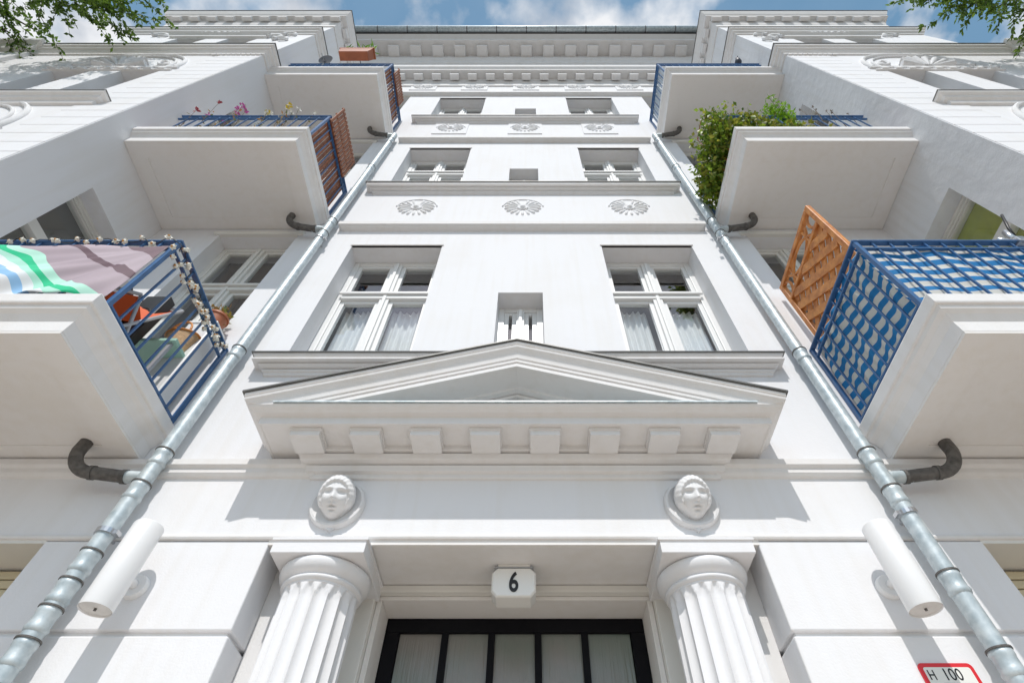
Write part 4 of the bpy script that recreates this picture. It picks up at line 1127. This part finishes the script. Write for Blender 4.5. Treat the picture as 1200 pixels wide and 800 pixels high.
# iron plant hoop standing above the climber
t_ = thing('plant_hoop', 'rusty wire plant support rising above the green climber', 'plant support', (2.25, -0.62, b1+0.263))
m_ = MB()
for y_ in (-0.16, -0.05, 0.06): m_.tube([(-0.05,y_,0),(-0.05,y_,1.18)], 0.006, 6)
m_.tube([(-0.05,-0.16,1.18),(-0.05,0.06,1.18)], 0.006, 6); m_.build('hoop', 'terracotta', t_)
# bright fern by the rail and thin dried stems
t_ = thing('fern', 'bright lime green feathery plant behind the front railing', 'plant', (3.02, RY+0.10, b1+0.263))
st = MB(); lf = MB()
for k in range(26):
    e = Vector((random.gauss(0,0.11), random.gauss(-0.13,0.06), random.uniform(0.78,1.22))); st.tube([(0,0,0), e*0.5+Vector((0,0,0.05)), e], 0.003, 4)
    for j in range(22):
        p = e*random.uniform(0.6,1.02)+rv()*0.02; leaf(lf, p, rv()+Vector((0,0,.4)), rv(), 0.065, 0.02)
MB().lathe([(0.08,0.0),(0.11,0.16),(0.12,0.16),(0.12,0.18),(0.1,0.18),(0.001,0.17)], (0,0,0), 18, caps=False).build('pot', 'terracotta', t_, smooth=True)
st.build('stem', 'stem', t_); lf.build('foliage', 'leaf_lime', t_)
def stems(x0, x1, y, zb, label, n, h, heads, lm='leaf_ivy', name='dried_plant', cat='plant'):
    t_ = thing(name, label, cat, ((x0+x1)/2, y, zb)); st = MB(); hd = {}
    MB().box(-(x1-x0)/2, (x1-x0)/2, -0.07, 0.07, 0.0, 0.15).build('trough', 'terracotta' , t_, bevel=0.008)
    lf = MB()
    for k in range(n):
        b_ = Vector((random.uniform(-(x1-x0)/2, (x1-x0)/2)*0.9, random.uniform(-.03,.03), 0.15)); e = b_+Vector((random.gauss(0,.04), random.gauss(-.15,.03), h*random.uniform(.75,1.0)-0.15))
        st.tube([b_, (b_+e)/2+Vector((random.gauss(0,.01),0,0)), e], [0.004,0.003,0.002], 5)
        if heads:
            mt = random.choice(heads); m2 = hd.setdefault(mt, MB())
            for j in range(12): k_ = 0.45 if mt == 'dry_stem' else 1.0; leaf(m2, e+rv()*0.018*k_, rv(), rv(), 0.036*k_, 0.026*k_)
        for j in range(10 if lm else 0):
            leaf(lf, b_+(e-b_)*random.uniform(0,.85)+rv()*0.02, rv(), rv(), 0.05, 0.018)
    st.build('stem', 'dry_stem', t_)
    if lm: lf.build('foliage', lm, t_)
    for mt, m2 in hd.items(): m2.build('seed_head' if mt == 'dry_stem' else 'blossom', mt, t_)['kind'] = 'stuff'
stems(3.25, 3.9, RY+0.11, b1+0.263, 'thin dried stalks with seed heads behind the railing', 8, 1.14, ['dry_stem'], lm=None)
stems(-3.95, -3.2, RY+0.11, b1+0.263, 'pink flowering plant in a trough behind the railing by the bay', 9, 1.16, ['petal_pink', 'petal_pink', 'petal_red'], 'leaf_mix', 'flowering_plant')
stems(-3.1, -2.4, RY+0.11, b1+0.263, 'white and yellow flowers in a trough behind the railing corner', 12, 1.02, ['petal_white', 'petal_white', 'petal_yellow'], 'leaf_mix', 'flowering_plant')

# ================================================================== STREET TREES
def ray(px, py, Z):
    u, v = (px-621)/630, (400-py)/630
    d = Vector((u, math.cos(PITCH)-v*math.sin(PITCH), math.sin(PITCH)+v*math.cos(PITCH)))
    return CAM + d*(Z/d.z)
def tree(base, label, tips, crown_c, crown_r, nleaf):
    t_ = thing('street_tree', label, 'tree', base, 'street trees in front of the house')
    bs = Vector(base); tr_ = MB(); lf = MB(); tw = MB()
    top = Vector(crown_c)
    tr_.tube([(0,0,0),(0.03,0.02,1.5),(0.0,0.05,3.2),(top-bs)*0.75], [0.17,0.14,0.12,0.09], 14)
    fork = (top-bs)*0.72
    limbs = []
    for tip in tips:
        a = fork + Vector((random.gauss(0,.1), random.gauss(0,.1), random.uniform(-.6,.3)))
        e = Vector(tip[0])-bs; mid = a*0.45+e*0.55+Vector((0,0,0.35))
        q = [a*(1-t)**2 + mid*2*t*(1-t) + e*t*t for t in [k/8 for k in range(9)]]
        tr_.tube(q, [0.045*(1-k/9)+0.006 for k in range(9)], 7); limbs.append((q, tip))
        # hanging twigs towards the tip
        for k in range(tip[1]):
            s_ = q[random.choice((6,7,8,8))]+rv()*0.12; d = Vector(tip[2])+rv()*0.45; d.normalize(); L = random.uniform(.45,1.2)*tip[3]
            tq = [s_ + d*L*t + Vector((0,0,-0.16*t*t*L)) for t in [j/7 for j in range(8)]]
            tw.tube(tq, [0.005-0.0005*j for j in range(8)], 4)
            for j in range(int(50*L)+6):
                t = random.uniform(0.05,1.03); i_ = min(int(t*7),6); p = tq[i_].lerp(tq[i_+1], t*7-i_) + rv()*0.02
                leaf(lf, p, d*0.7+rv()*0.8+Vector((0,0,-.3)), Vector((0,0,1))+rv()*0.6, random.uniform(.055,.10), random.uniform(.028,.045))
    for k in range(nleaf):       # the body of the crown, out of the picture
        p = top + Vector((random.gauss(0,.5)*crown_r, random.gauss(0,.5)*crown_r, random.gauss(0,.4)*crown_r)); p -= bs
        leaf(lf, p, rv()+Vector((0,0,-.4)), Vector((0,0,1))+rv()*0.6, random.uniform(.06,.10), .04)
    for k in range(16):
        e = top-bs+rv()*crown_r*0.8; tr_.tube([fork, (fork+e)/2+Vector((0,0,.2)), e], [0.05,0.03,0.01], 6)
    tr_.build('trunk', 'bark', t_, smooth=True); tw.build('twig', 'bark', t_); lf.build('crown', 'leaf_tree', t_)
H_ = 9.6
L_t = []
for (px, py, n, sc, dx_, dy_) in ((5,5,16,1,.5,.3),(35,0,16,1,.5,.3),(70,-5,18,1,.6,.3),(105,-10,20,1.1,.6,.3),(140,-20,20,1.1,.7,.3),(165,-25,12,1.0,.8,.3),(10,38,15,.7,.6,.3),(-15,50,16,.9,.7,.3),(40,35,12,.55,.6,.3),(-40,20,26,1,.5,.3),(85,-35,20,1,.5,.3),(120,12,14,.6,.8,.3),(-30,-30,20,1,.5,.3)):
    L_t.append((ray(px, py, H_+random.uniform(-.5,.5)), n, (dx_, dy_*0.3, -0.35), sc))
tree((-9.4, -5.4, 0), 'street tree whose leafy twigs overhang the bay without the pigeon', L_t, (-9.3, -4.4, 10.6), 1.7, 5000)
R_t = []
for (px, py, n, sc, dx_, dy_) in ((1190,0,26,.8,-.5,.2),(1160,-10,26,.8,-.6,.3),(1125,-18,22,.8,-.7,.3),(1205,14,20,.6,-.4,.3),(1095,-8,16,.55,-.8,.1),(1230,0,22,.9,-.5,.3),(1170,8,16,.5,-.5,.3),(1140,2,14,.45,-.6,.2),(1200,-30,22,.9,-.4,.3)):
    R_t.append((ray(px, py, H_+random.uniform(-.5,.5)), n, (dx_, dy_*0.3, -0.35), sc))
tree((9.6, -5.4, 0), 'street tree whose leafy twigs overhang the bay near the pigeon', R_t, (9.5, -4.5, 10.7), 1.7, 5000)
